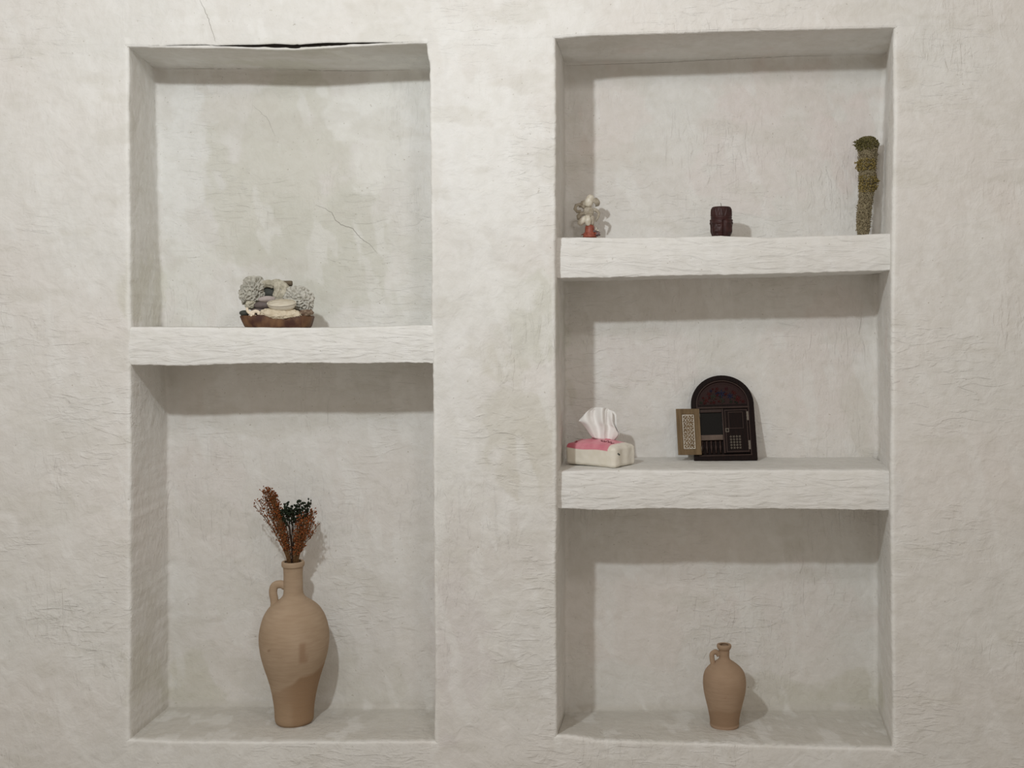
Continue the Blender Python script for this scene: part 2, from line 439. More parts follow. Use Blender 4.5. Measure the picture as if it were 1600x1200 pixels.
# ------------------------------------------------------------------ plaster shelves
def shelf(label, xa, xb, top, bot, Yf, seed, rag=1.0, rt=4.5):
    """top/bot: photo py(px) of the front face edges"""
    nx = int((xb-xa)/2.2); vs = []; fs = []
    Yb = DR+.03; k = (DC+Yf)/DC
    def tp(px): return lin(top, px)+ragged(px, seed, .45)
    def bt(px):
        r = ragged(px, seed+3, .7)+rag*(1.0*noise.noise(Vector((px*.07, seed, 1)))+.8*abs(noise.noise(Vector((px*.21, seed, 2))))+.4*noise.noise(Vector((px*.5, seed, 3))))
        return lin(bot, px)+r
    m = 0
    for i in range(nx+1):
        px = xa+(xb-xa)*i/nx; a = tp(px); b = bt(px); X = CX+(px-900)*S*k
        za = CZ-(a-500)*S*k; zb = CZ-(b-500)*S*k; r = rt*S; rb = 1.8*S
        sec = []
        for q in range(9): sec.append((Yb+(Yf+r-Yb)*q/8, za))
        for q in range(1, 6):
            an = pi/2*q/5; sec.append((Yf+r-r*sin(an), za-r+r*cos(an)))
        for q in range(1, 24):
            t = q/24; z = (za-r)*(1-t)+(zb+rb)*t
            sec.append((Yf+.0025*sin(pi*t)*-1, z))
        for q in range(0, 5):
            an = pi/2*q/4; sec.append((Yf+rb-rb*cos(an), zb+rb-rb*sin(an)))
        for q in range(1, 13): sec.append((Yf+rb+(Yb-Yf-rb)*q/12, zb+(.6*noise.noise(Vector((px*.05, q*.8, seed))))*S*min(1, q/2)))
        m = len(sec)
        for (y, z) in sec:
            v = Vector((X, y, z))
            a_ = noise.noise_vector(v*11+Vector((seed,0,0)))*.0016+noise.noise_vector(v*38+Vector((seed,0,0)))*.0007
            streak = .0007*noise.noise(Vector((v.x*9, seed, v.z*120)))
            vs.append(v+Vector((0, a_.y+streak, a_.z*.5)))
    for i in range(nx):
        for q in range(m):
            q2 = (q+1) % m; a = i*m; fs.append((a+q, a+m+q, a+m+q2, a+q2))
    fs.append(tuple(range(m))); fs.append(tuple(nx*m+q for q in range(m))[::-1])
    o = obj('plaster_shelf', vs, fs, M_SHELF)
    tag(o, label, 'shelf', 'plaster shelves built into the niches')
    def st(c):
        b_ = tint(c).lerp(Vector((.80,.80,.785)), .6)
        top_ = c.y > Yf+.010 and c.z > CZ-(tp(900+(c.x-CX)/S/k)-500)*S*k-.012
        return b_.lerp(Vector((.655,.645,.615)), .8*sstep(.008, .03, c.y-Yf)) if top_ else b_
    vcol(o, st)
    return o
SH_L = shelf('thick white plaster shelf across the left niche, under the coral and shells', 196, 682,
      [(200,511),(260,511),(400,512),(520,512),(672,508)], [(200,570),(240,570.5),(290,571.5),(340,569.5),(400,568),(470,567),(560,567.5),(672,567)], .0035, 51, .9)
SH_U = shelf('upper white plaster shelf of the right niche, under the dark candle and dried herb bundle', 856, 1408,
      [(880,370.5),(960,371.5),(1060,370.5),(1127,368.5),(1200,371),(1300,368),(1395,364.5)], [(880,434.5),(960,433),(1080,430),(1200,428),(1300,425.5),(1395,421.5)], .040, 61, .9)
SH_M = shelf('middle white plaster shelf of the right niche, under the tissue pack and arched frame', 856, 1408,
      [(880,737),(925,735),(1060,735),(1200,735),(1395,735)], [(880,795),(930,797),(1000,795),(1100,795.5),(1200,795),(1300,795.5),(1395,798)], .040, 71, 1.3)
crack([(1378,741),(1381,747),(1384,755),(1380,766)], .9, .0, .5, 11)
dg = None
def bvh_of(o): return BVHTree.FromPolygons([v.co for v in o.data.vertices], [tuple(p.vertices) for p in o.data.polygons])
BV = {'L': bvh_of(SH_L), 'U': bvh_of(SH_U), 'M': bvh_of(SH_M), 'W': WB}
def ground(X, Y, Z, which):
    h = BV[which].ray_cast(Vector((X, Y, Z+.12)), Vector((0,0,-1)))
    return h[0].z if h[0] is not None else Z
def stand(px, Y, py, which):
    p = P(px, py, Y); p.z = ground(p.x, p.y, p.z, which); return p

# ------------------------------------------------------------------ terracotta vessels
M_CLAY = mat('unglazed_clay', (0,0,0), .88, .2, vc='tint', nscale=45, ncol=(.30,.205,.135), namt=.25, bump=.0006, bscale=55, bstretch=(.6,.6,4))
def vessel(name, label, cat, px, Y, pybot, which, body_cx, prof_px, lean, handle, tintf, vs_):
    base = stand(px, Y, pybot, which)
    base = Vector((P(body_cx, 0, Y).x, Y, base.z))
    t = thing(name, label, cat, base)
    ybot = prof_px[-1][0]; ytop = prof_px[0][0]; cx0 = P(body_cx, 0, Y).x
    pts = [(U(r, Y), U(ybot-y, Y)*vs_, y) for (y, r) in prof_px]
    # smooth the profile with catmull-rom
    out = []
    for i in range(len(pts)-1):
        p0 = pts[max(i-1,0)]; p1 = pts[i]; p2 = pts[i+1]; p3 = pts[min(i+2, len(pts)-1)]
        for q in range(6):
            tt = q/6; r = []
            for c in (0, 1):
                r.append(.5*((2*p1[c])+(-p0[c]+p2[c])*tt+(2*p0[c]-5*p1[c]+4*p2[c]-p3[c])*tt*tt+(-p0[c]+3*p1[c]-3*p2[c]+p3[c])*tt**3))
            out.append(r)
    out.append([pts[-1][0], pts[-1][1]])
    inner = [(max(r-.005, .002), z-.001) for r, z in out[:24]][::-1]
    prof = [(.0015, inner[0][1]-.001)]+[(r, z) for r, z in inner]+[(r, z) for r, z in out]+[(.001, 0.0)]
    H = U(ybot-ytop, Y)*vs_
    mb = MB().lathe(prof[::-1], 72)
    ln = U(lean, Y)
    for v in mb.v:
        v.x += ln*sstep(.45, 1, v.z/H)
        a = math.atan2(v.y, v.x); rr = 1+.006*noise.noise(Vector((cos(a), sin(a), v.z*18)))+.0045*sin(v.z*330+2*noise.noise(v*9))*noise.noise(v*14)
        v.x *= rr; v.y *= rr
    b = mb.build('body', M_CLAY, t); vcol(b, lambda c: tintf(c, H))
    # handle: strap in the plane facing the camera, on the left
    hp = [Vector((P(x, 0, Y).x-base.x, dy, U(ybot-y, Y)*vs_)) for (x, y, dy) in handle]
    sm_ = []
    for i in range(len(hp)-1):
        p0, p1, p2, p3 = hp[max(i-1,0)], hp[i], hp[i+1], hp[min(i+2, len(hp)-1)]
        for q in range(5):
            s_ = q/5; sm_.append(.5*((2*p1)+(-p0+p2)*s_+(2*p0-5*p1+4*p2-p3)*s_*s_+(-p0+3*p1-3*p2+p3)*s_**3))
    sm_.append(hp[-1])
    hr = U(4.2 if ybot-ytop > 200 else 2.7, Y)
    h = MB().tube(sm_, [hr*(1.15 if i < 3 or i > len(sm_)-4 else 1) for i in range(len(sm_))], 12, sy=1.5).build('handle', M_CLAY, t)
    vcol(h, lambda c: tintf(c, H)); return t, base
def mixc(a, b, t): return Vector(a).lerp(Vector(b), max(0, min(1, t)))
def big_t(c, H):
    x, y, z = c; n_ = fbm(c*14, 3)
    cc = mixc((.385,.285,.195), (.430,.325,.230), .5+n_)
    edge = .092+.045*x/.08+.035*n_+.02*sstep(.0,.03,x)                      # darker unwashed lower half, slanting
    cc = mixc(cc, (.295,.190,.112), .8*(1-sstep(edge-.008, edge+.010, z)) * (.6+.6*sstep(-.03,.03,x)))
    cc = mixc(cc, (.36,.255,.165), .8*(1-sstep(.055,.065,z+.01*n_))*(1-sstep(.0,.012,x)))
    cc = mixc(cc, (.24,.145,.09), .8*(1-sstep(.002,.0045, math.hypot(x+.0425, z-.197))) if y < 0 else 0)
    cc = mixc(cc, (.29,.185,.115), .75*(1-sstep(.006,.009,abs(x-.040)))*(1-sstep(.022,.028,abs(z-.192))) if y < 0 else 0)
    return cc
VX = 460
big, bigb = vessel('tall_clay_vase', 'tall slim tan clay vase with small handle, holding dried flowers, left niche floor', 'vase', 460, .137, 1137, 'W', 460,
 [(877.6,15.6),(878.4,17.2),(882,17.6),(885.5,17),(888,15.2),(898,14.6),(912,14.6),(926,14.9),(933,16.6),(938,21),(943,28),(949,35.5),(957,42),(969,48),(986,52.4),(1004,53.5),(1024,51.2),(1044,46),(1063,40.2),(1082,35.3),(1101,31.8),(1116,30.2),(1126,29.8),(1132,29),(1136,26)],
 -2.2, [(446,917,0),(438,914.5,-.002),(430,917,-.004),(427.5,926,-.005),(429.5,938,-.006),(431.5,951,-.007)], big_t, .972)
def small_t(c, H):
    x, y, z = c; n_ = fbm(c*20+Vector((4,4,4)), 3)
    cc = mixc((.35,.245,.165), (.385,.275,.19), .5+n_)
    cc = mixc(cc, (.29,.19,.12), .7*(1-sstep(.040,.050, z+.012*n_)))
    cc = mixc(cc, (.42,.29,.205), .8*(1-sstep(.0085,.0100, z)))
    cc = mixc(cc, (.30,.20,.13), .7*(1-sstep(.0015,.004, math.hypot(x+.006, z-.088))) if y < 0 else 0)
    cc = mixc(cc, (.75,.70,.6), .8*(1-sstep(.0010,.0022, math.hypot(x+.042, z-.152))) if y < 0 else 0)
    return cc
sml, smlb = vessel('small_clay_jug', 'small tan clay jug with flared rim and loop handle, empty, right niche floor', 'jug', 1132, .142, 1140, 'W', 1132,
 [(1003.2,9.4),(1004,11),(1007.5,11.2),(1010.5,10),(1012.8,8.4),(1018,8),(1024,8),(1028,9.4),(1032,14),(1036.5,20),(1043,26.6),(1050,30.8),(1059,33),(1070,33.4),(1083,32),(1097,29),(1110,26),(1123,23.6),(1131,22.6),(1134,22.8),(1137,22.4),(1139.5,21)],
 -.6, [(1124,1021,0),(1120.5,1017,-.001),(1116,1016,-.002),(1112.2,1019.5,-.003),(1112.4,1027,-.004),(1113.8,1036,-.005),(1113.5,1042,-.006)], small_t, .94)

# ------------------------------------------------------------------ dried flowers in the tall vase
def cmat(name, hexes, rough=.9):
    m = bpy.data.materials.new(name); m.use_nodes = True; N = m.node_tree.nodes; L = m.node_tree.links
    b = N['Principled BSDF']; b.inputs['Roughness'].default_value = rough; b.inputs['Specular IOR Level'].default_value = .15
    tc = N.new('ShaderNodeTexCoord'); n = N.new('ShaderNodeTexNoise'); n.inputs['Scale'].default_value = 260; n.inputs['Detail'].default_value = 3
    L.new(tc.outputs['Object'], n.inputs['Vector']); cr = N.new('ShaderNodeValToRGB'); els = cr.color_ramp.elements
    cols = [srgb(h) for h in hexes]
    els[0].position = .32; els[0].color = (*cols[0], 1); els[1].position = .68; els[1].color = (*cols[-1], 1)
    for i, c in enumerate(cols[1:-1]):
        e = els.new(.32+.36*(i+1)/(len(cols)-1)); e.color = (*c, 1)
    L.new(n.outputs[0], cr.inputs[0]); L.new(cr.outputs[0], b.inputs['Base Color']); return m
M_RUST = cmat('rust_petals', ['3d2014', '6e3a1d', '90542c', '562c1a'])
M_RUST2 = cmat('russet_petals', ['48281a', '7a4325', '9c6038', '5f3420'])
M_DARKF = cmat('dark_green_buds', ['11170f', '20281c', '2a3324', '17140f'])
M_STEM = cmat('dry_stem', ['4a3322', '6a4c31', '7d6244', '54351f'])
M_STEMD = cmat('dark_stem', ['241a14', '3a291d', '46352a', '2c2018'])
mouth = Vector((bigb.x-U(2.2,.137), bigb.y, bigb.z+U(1136-879, .137)*.972))
def bunch(name, label, tips, mstem, mhead, bud, frac, seed, moff, dense=3):
    rnd = random.Random(seed)
    base = mouth+Vector((moff, 0, -.05))
    t = thing(name, label, 'dried flowers', base)
    for (px, py, dy) in tips:
        tip = P(px, py, .137+dy)-base
        a0 = rnd.uniform(0, 6.28); rr = rnd.uniform(0, .0055)
        st = Vector((rr*cos(a0), rr*sin(a0), 0)); mid = Vector((st.x*1.3+tip.x*.08-moff*.3, st.y+tip.y*.1, .052))
        pts = []
        for i in range(13):
            s_ = i/12
            if s_ < .3: p = st.lerp(mid, s_/.3)
            else:
                u = (s_-.3)/.7; p = mid.lerp(tip, u)+Vector((0,0,1))*.0
                p += Vector((noise.noise(Vector((px, u*3, 0)))*.002*u, noise.noise(Vector((py, u*3, 5)))*.002*u, 0)); p += Vector((-tip.x*.10*sin(pi*u), 0, 0))
            pts.append(p)
        mb = MB().tube(pts, [.0010-.0005*i/12 for i in range(13)], 5)
        hb = MB()
        def at(u):
            f = u*12; i = min(int(f), 11); return pts[i].lerp(pts[i+1], f-i)
        nb_ = int(dense*18*frac)
        for k in range(nb_):
            u = 1-frac*(rnd.random()**1.25)
            c = at(u); sp = (.0022+.0042*(1-abs((1-u)/frac-.35)))*rnd.uniform(.5, 1.3)
            an = rnd.uniform(0, 6.28); off = Vector((cos(an)*sp, sin(an)*sp, rnd.uniform(-.001, .003)))
            c2 = c+off+Vector((0,0,.003))
            mb.tube([c, c.lerp(c2, .6)+Vector((0,0,-.001)), c2], .00032, 4, cap=False)
            d = (c2-c).normalized(); q = d.to_track_quat('Z', 'Y').to_matrix()
            b_ = bud*rnd.uniform(.65, 1.2)
            hb.ico(c2+d*b_*.5, (b_*.75, b_*.75, b_*1.25), 1, q)
            if rnd.random() < .5:
                hb.ico(c2+Vector((rnd.uniform(-1,1), rnd.uniform(-1,1), rnd.uniform(-.3,1)))*b_*1.1, b_*.6, 1)
        mb.build('stem', mstem, t); hb.build('flower_head', mhead, t)
    return t
def spread(x0_, x1_, y0_, y1_, n_, seed, dys=.014, top=None):
    r = random.Random(seed); out = []
    for i in range(n_):
        x = x0_+(x1_-x0_)*(i+.5)/n_+r.uniform(-1, 1)
        y = (lin(top, x) if top else r.uniform(y0_, y1_))+r.uniform(0, y1_-y0_)*r.random()
        out.append((x, y, r.uniform(-dys, dys)))
    return out
tl = spread(407, 430, 762, 790, 30, 5, .013, [(405,770),(412,762),(421,762),(430,772),(436,792)])
tl += [(395.5,788,.006),(399.5,783.5,-.004),(407,787,.010),(406,798,-.008),(416,794,.004),(432,790,.0),(435,800,-.01),(437,812,.01)]
bunch('dried_flower_bunch', 'rust-orange dried flower bunch leaning left, tallest in the tall clay vase', tl, M_STEM, M_RUST, .0021, .60, 3, -.006, 2.6)
td = [(444.5,787,.002),(441,797,.006),(448,795,-.004),(453,793,.008),(457,793,-.006),(450,803,.004),(455,806,0),(461,805,.006),(447,809,-.006),(466,787,.0),(470,786,-.006),(475,787,.008),(483,784,-.002),(486,786,.004),(468,795,.005),(478,793,-.005),(485,797,.003),(472,800,.0)]
bunch('dried_flower_bunch', 'blackish-green dried flower bunch in the middle of the vase bouquet', td+[(x+2.5,y+5,-d) for x,y,d in td[:8]], M_STEMD, M_DARKF, .0036, .14, 8, 0.0, 3.4)
tr = spread(466, 493, 800, 828, 28, 9, .013, [(464,812),(470,803),(480,803),(490,800),(496,812)])
tr += [(498,819,.004),(491,832,-.006),(492,800,.0),(489,798,.004),(468,815,-.012),(478,812,-.014),(486,815,-.012)]
bunch('dried_flower_bunch', 'russet dried flower bunch on the right side of the vase bouquet', tr, M_STEM, M_RUST2, .0021, .60, 13, .006, 2.6)

# ------------------------------------------------------------------ carved candle
M_WAX = mat('maroon_wax', srgb('3a1d1b'), .5, .35, nscale=70, ncol=srgb('221110'), namt=.5)
M_WICK = mat('wick', srgb('6a5f50'), .9)
b0 = stand(1127, .168, 372, 'U')
cd = thing('carved_candle', 'dark maroon barrel-shaped candle carved with faces, on the upper right shelf', 'candle', b0)
Hc = P(1127, 323.5, .168).z-b0.z; Rc = U(17.6, .168)
nv, nu = 90, 160; vs = []; fs = []
def bumpg(x, y, cx_, cy_, sx, sy): return math.exp(-((x-cx_)/sx)**2-((y-cy_)/sy)**2)
for j in range(nv+1):
    t_ = j/nv
    r0 = lin([(0,.66),(.06,.74),(.15,.84),(.27,.93),(.42,.99),(.57,1.0),(.63,.96),(.68,.915),(.85,.90),(.95,.875),(.985,.83),(1,.76)], t_)*Rc
    for i in range(nu):
        a = 2*pi*i/nu
        r = r0
        # rings of the headband
        r += .0012*math.exp(-((t_-.60)/.018)**2)+.0010*math.exp(-((t_-.675)/.014)**2)-.0012*math.exp(-((t_-.637)/.014)**2)
        # leaf carving above
        if .69 < t_ < .97:
            e = sstep(.69,.73,t_)*(1-sstep(.92,.97,t_))
            k = (a*9/(2*pi)) % 1; h = (t_-.69)/.28
            r += e*.0011*(1 if abs(k-.5) < .42*(1-h)+.06 else -.6)*(1-.6*(abs(k-.5) < .08))
        # four faces below: brow, eyes, nose, lips, cheeks
        if t_ < .60:
            fa = ((a+pi/2-.12) % (pi/2.0))-pi/4; u = fa/(pi/4)
            f = .0022*bumpg(u, t_, 0, .33, .13, .12)+.0016*bumpg(u, t_, 0, .24, .22, .035)          # nose
            f += .0014*bumpg(u, t_, 0, .14, .32, .028)+.0012*bumpg(u, t_, 0, .095, .26, .024)-.0012*bumpg(u, t_, 0, .118, .3, .010)
            f += .0015*(bumpg(u, t_, .38, .50, .28, .03)+bumpg(u, t_, -.38, .50, .28, .03))
            f += .0012*(bumpg(u, t_, .4, .42, .16, .028)+bumpg(u, t_, -.4, .42, .16, .028))-.0010*(bumpg(u, t_, .4, .42, .26, .05)+bumpg(u, t_, -.4, .42, .26, .05))
            f += .0012*(bumpg(u, t_, .45, .24, .22, .09)+bumpg(u, t_, -.45, .24, .22, .09))
            f -= .0030*sstep(.72, 1.0, abs(u))*sstep(.02,.1,t_)
            r += f*1.35
        vs.append((r*cos(a), r*sin(a), t_*Hc))
for j in range(nv):
    for i in range(nu):
        i2 = (i+1) % nu; fs.append((j*nu+i, j*nu+i2, (j+1)*nu+i2, (j+1)*nu+i))
fs.append(tuple(range(nu))[::-1])
n0 = len(vs); vs.append((0,0,Hc-.001))
for i in range(nu): fs.append((nv*nu+i, nv*nu+(i+1) % nu, n0))
obj('wax_body', vs, fs, M_WAX, cd)
MB().tube([(0,0,Hc-.003),(0,0,Hc+.003),(-.0006,0,Hc+.008),(-.0022,0,Hc+.0100)], [.0009,.0008,.0007,.0006], 6).build('wick', M_WICK, cd)

# ------------------------------------------------------------------ dried herb bundle leaning in the corner
M_HERB = cmat('dry_herb_brown', ['4d4432', '7a6f57', 'a2967b', '625843'])
M_HGRN = cmat('olive_flowers', ['3a3720', '5a5533', '776f48', '47432a'])
M_HYEL = cmat('ochre_flowers', ['564b2b', '7d6e40', '978656', '625634'])
M_TWINE = cmat('straw_twine', ['857a62', 'a39879', 'b5ab8e', '8d8268'])
hb_ = stand(1348.5, .185, 367, 'U')
hb = thing('herb_bundle', 'tall bundle of dried olive-brown herbs leaning in the corner of the upper right shelf', 'dried herbs', hb_)
axis = [(1348.5,368),(1349,345),(1351,322),(1354,300),(1355,280),(1355.5,262),(1356,240),(1355.5,225),(1356,213)]
def ax(t_):
    f = t_*(len(axis)-1); i = min(int(f), len(axis)-2); u = f-i
    x = axis[i][0]*(1-u)+axis[i+1][0]*u; y = axis[i][1]*(1-u)+axis[i+1][1]*u
    return P(x, y, .185+.030*t_)-hb_
RAD = [(0,9.2),(.12,10.2),(.25,10.5),(.36,10.5),(.45,12.5),(.55,12.5),(.65,13),(.78,14),(.88,14.5),(.93,12.5),(.97,9.5),(1.0,3.5)]
core = MB(); n1_, n2_ = 90, 36
for j in range(n1_+1):
    t_ = j/n1_; c = ax(t_)
    for i in range(n2_):
        a = 2*pi*i/n2_; q = Vector((cos(a), sin(a), t_*16))
        r = U(lin(RAD, t_), .2)*(.84+.22*fbm(q*2.2, 3)); core.v.append(c+Vector((cos(a)*r, sin(a)*r*.8, 0)))
for j in range(n1_):
    for i in range(n2_):
        i2 = (i+1) % n2_; core.f.append((j*n2_+i, j*n2_+i2, (j+1)*n2_+i2, (j+1)*n2_+i))
core.f.append(tuple(range(n2_))[::-1]); core.f.append(tuple(n1_*n2_+i for i in range(n2_)))
rnd = random.Random(21)
for k in range(150):      # stalks running along the bundle
    a = rnd.uniform(0, 6.28); t0 = rnd.uniform(0, .75) if k > 45 else 0.0; t1 = min(1, t0+rnd.uniform(.12, .3)); pts = []
    for i in range(7):
        t_ = t0+(t1-t0)*i/6; r = U(lin(RAD, t_), .2)*(.93+.06*noise.noise(Vector((k*3.1, i*.7, 0)))); aa = a+.25*noise.noise(Vector((k, i*.5, 7)))
        pts.append(ax(t_)+Vector((cos(aa)*r, sin(aa)*r*.8, 0)))
    core.tube(pts, .0007, 5)
for k in range(2600):     # dried florets and leaf bits along the shaft
    t_ = rnd.uniform(.04, .98); a = rnd.uniform(0, 6.28); r = U(lin(RAD, t_), .2)*rnd.uniform(.86, 1.12)*(1+.12*noise.noise(Vector((a*1.5, t_*22, 3))))
    c = ax(t_)+Vector((cos(a)*r, sin(a)*r*.8, 0)); q = Vector((rnd.gauss(0,1), rnd.gauss(0,1), rnd.gauss(0,1))).normalized().to_track_quat('Z','Y').to_matrix()
    core.ico(c, (.0010, .0010, rnd.uniform(.0015, .0042)), 1, q)
core.build('stalks', M_HERB, hb)
st_ = MB()
for k in range(130):      # paler stray straws over the bundle
    a = rnd.uniform(pi*.9, pi*2.1); t0 = rnd.uniform(0, .85); pts = []; L_ = rnd.uniform(.03, .10); sk = rnd.uniform(-1.6, 1.6)
    for i in range(5):
        t_ = min(1, t0+L_*i/4); r = U(lin(RAD, t_), .2)*(1.02+.10*rnd.random()); st_a = a+sk*i/4
        pts.append(ax(t_)+Vector((cos(st_a)*r, sin(st_a)*r*.8, 0)))
    st_.tube(pts, .00038, 4)
st_.build('straws', M_TWINE, hb)
tw = MB()
for (ta, tb, turns, ph) in ((.05,.40,8,0),(.08,.45,-5,2),(.50,.62,2.5,1),(.70,.85,-3,3)):
    pts = []
    for i in range(int(abs(turns)*18)+1):
        s_ = i/(abs(turns)*18); t_ = ta+(tb-ta)*s_; a = ph+2*pi*turns*s_
        r = U(lin(RAD, t_), .2)*1.0; pts.append(ax(t_)+Vector((cos(a)*r, sin(a)*r*.8, .002*noise.noise(Vector((i*.2, ph, 0))))))
    tw.tube(pts, .00036, 4)
tw.build('binding_twine', M_TWINE, hb)
def clump(t0, t1, a0, a1, cnt, m, swell, seed, lab):
    r_ = random.Random(seed); mb = MB()
    for k in range(cnt):
        s_ = r_.random(); t_ = t0+(t1-t0)*s_; a = r_.uniform(a0, a1)
        f = sin(pi*max(.02, min(.98, s_)))**.6*(cos((a-(a0+a1)/2)/(a1-a0)*pi)**.5 if a1-a0 < 5 else 1)
        r = U(lin(RAD, t_), .2)*.92*r_.uniform(.9,1.12)+U(swell*f*r_.uniform(.0, 1.15), .2)*(1+.7*noise.noise(Vector((a*2, t_*30, seed))))
        c = ax(t_)+Vector((cos(a)*r, sin(a)*r*.8, 0))
        q = Vector((cos(a)+r_.gauss(0,.7), sin(a)+r_.gauss(0,.7), r_.gauss(.3,.7))).normalized().to_track_quat('Z','Y').to_matrix()
        mb.ico(c, (r_.uniform(.0012,.0024), r_.uniform(.0009,.0017), r_.uniform(.0018,.0042)), 1, q)
    o = mb.build('flower_clump', m, hb); o['label'] = lab
clump(.80, .995, 0, 6.283, 620, M_HGRN, 3.2, 1, 'olive green flower clump at the bundle top')
clump(.78, .97, pi*.70, pi*1.6, 330, M_HGRN, 7.5, 2, 'olive clump bulging left near the top')
clump(.585, .70, pi*.8, pi*1.75, 250, M_HYEL, 7.5, 3, 'yellowish clump on the upper shaft')
clump(.37, .535, pi*1.05, pi*2.1, 340, M_HYEL, 7.5, 4, 'ochre clump on the lower shaft')

# ------------------------------------------------------------------ shell figurine
M_SHELL = mat('shell_white', srgb('d8d2c4'), .4, .4, nscale=120, ncol=srgb('b4a78f'), namt=.6, bump=.0005, bscale=180)
M_SHELLG = mat('shell_grey', srgb('b3ab9c'), .5, .35, nscale=130, ncol=srgb('857863'), namt=.6, bump=.0005, bscale=150)
M_SHELLO = mat('shell_orange', srgb('9c5442'), .45, .35, nscale=160, ncol=srgb('6f3329'), namt=.6, bump=.0005, bscale=120)
M_SHELLD = mat('shell_dark', srgb('3c3432'), .4, .4, nscale=160, ncol=srgb('a08484'), namt=.8, bump=.0005, bscale=160)
FY = .20
f0 = stand(923, FY, 372, 'U')
fg = thing('shell_figurine', 'small figurine of pale seashells on an orange shell foot, left end of upper right shelf', 'figurine', f0)
def fp(px, py, dy=0): return P(px, py, FY+dy)-f0
def scallop(name, c, size, rot, m, ribs=9, cup=.35, seed=0):
    """fan shell: ribbed, cupped, with thickness"""
    vs = []; fs = []; na, nr_ = 40, 12
    for side_ in (0, 1):
        for j in range(nr_+1):
            t_ = j/nr_
            for i in range(na+1):
                a = -1.15+2.3*i/na
                rr = t_*(1+.04*cos(a*ribs*2.7)*t_)*(1-.10*(a/1.15)**2)
                x = sin(a)*rr; z = cos(a)*rr
                y = -cup*(1-(2*t_-1)**2*.9)*(1-.6*(a/1.15)**2) + .03*cos(a*ribs*2.7)*t_ + (.06 if side_ else 0)
                vs.append(Vector((x*size, y*size, z*size)))
    w_ = na+1; h_ = (nr_+1)*w_
    for s2 in (0, 1):
        for j in range(nr_):
            for i in range(na):
                q = (s2*h_+j*w_+i, s2*h_+j*w_+i+1, s2*h_+(j+1)*w_+i+1, s2*h_+(j+1)*w_+i); fs.append(q if s2 == 0 else q[::-1])
    for i in range(na): fs.append((nr_*w_+i, nr_*w_+i+1, h_+nr_*w_+i+1, h_+nr_*w_+i))
    for j in range(nr_):
        for i in (0, na): fs.append((j*w_+i, (j+1)*w_+i, h_+(j+1)*w_+i, h_+j*w_+i))
    R = Matrix.Rotation(rot[2],3,'Z') @ Matrix.Rotation(rot[1],3,'Y') @ Matrix.Rotation(rot[0],3,'X')
    return obj(name, [R @ v+c for v in vs], fs, m, fg)
def spiral(name, a, b, r, m, turns=3.5):
    """coiled snail / cone shell from wide end a to tip b"""
    mb = MB(); d = (b-a); L_ = d.length; q = d.to_track_quat('Z','Y').to_matrix(); pts = []; rs = []
    n_ = 70
    for i in range(n_):
        t_ = i/(n_-1); k = (1-t_)**1.1; an = 2*pi*turns*t_
        pts.append(a+q @ Vector((cos(an)*r*.5*k, sin(an)*r*.5*k, L_*t_))); rs.append(max(.0003, r*.62*k))
    mb.tube(pts, rs, 14); return mb.build(name, m, fg)
mb = MB(); fa_, fb__ = fp(921.5,371), fp(921.5,351.5)
mb.tube([fa_.lerp(fb__, q/8) for q in range(9)], [U(r,FY) for r in (11,10.5,9,8.2,7.6,7.4,7.3,7.0,5)], 24)
for v in mb.v: v += noise.noise_vector(v*180)*.0012
mb.build('shell_foot', M_SHELLO, fg)['label'] = 'orange-red shell foot'
o = scallop('base_shell', fp(922,372,.004), U(17,FY), (-1.25,.3,.1), M_SHELLO, 8, .3); 
mb = MB()
for k in range(14):
    a = 2*pi*k/14; mb.ico(fp(924+11*cos(a), 366+1.5*sin(a*2), .010*sin(a)), (.0036,.0030,.0028), 2)
mb.build('base_beads', M_SHELLO, fg)
mb = MB()
mb.ico(fp(933,365,-.004), (U(5,FY),.006,U(4.2,FY)), 3, Matrix.Rotation(.5,3,'Y'), lambda d,p: p*(1+.15*sin(d.x*14))); mb.ico(fp(929,361.5,-.006), (U(4,FY),.004,U(2.2,FY)), 2)
mb.build('dark_shell', M_SHELLD, fg)['label'] = 'dark mottled shell at the foot'
spiral('pink_shell', fp(933,362,.002), fp(930,353,.0), U(3.4,FY), M_SHELL, 2)
for p_, q_, ra, m_ in ((fp(916,339,-.004), fp(904,351,-.006), (3.2,4.4,5.4,4.8,2.0), M_SHELL), (fp(918,337,-.008), fp(919,353,-.008), (3.6,5.2,5.4,4.2,2.0), M_SHELL), (fp(925,337,.0), fp(925,353,.0), (3.0,4.2,4.2,3.2,2.0), M_SHELLG)):
    mb = MB(); mb.tube([p_.lerp(q_, f_/8) for f_ in range(9)], [U(lin(list(zip((0,.25,.5,.85,1), ra)), f_/8), FY) for f_ in range(9)], 18)
    for v in mb.v: v += noise.noise_vector(v*140)*.0010
    mb.build('leg_shell', m_, fg)
mb = MB(); mb.ico(fp(919.5,331), (U(8.2,FY), .010, U(9.5,FY)), 4, Matrix.Rotation(-.1,3,'Y'), lambda d,p: p*(1+.05*sin(d.z*16)+.06*noise.noise(d*3)))
mb.build('torso_shell', M_SHELLG, fg)
mb = MB(); ring_ = [fp(908,330),fp(902,331),fp(898.5,326.5),fp(900,321),fp(905,319.5),fp(910,322),fp(914,325)]
mb.tube(ring_, [U(2.4,FY),U(2.6,FY),U(2.8,FY),U(2.6,FY),U(2.6,FY),U(3,FY),U(3,FY)], 10); mb.build('arm', M_SHELLG, fg)
mb = MB(); mb.tube([fp(913,333),fp(908,334),fp(904,338),fp(905,343)], [U(3,FY),U(3.6,FY),U(4,FY),U(3,FY)], 10).build('arm', M_SHELLG, fg)
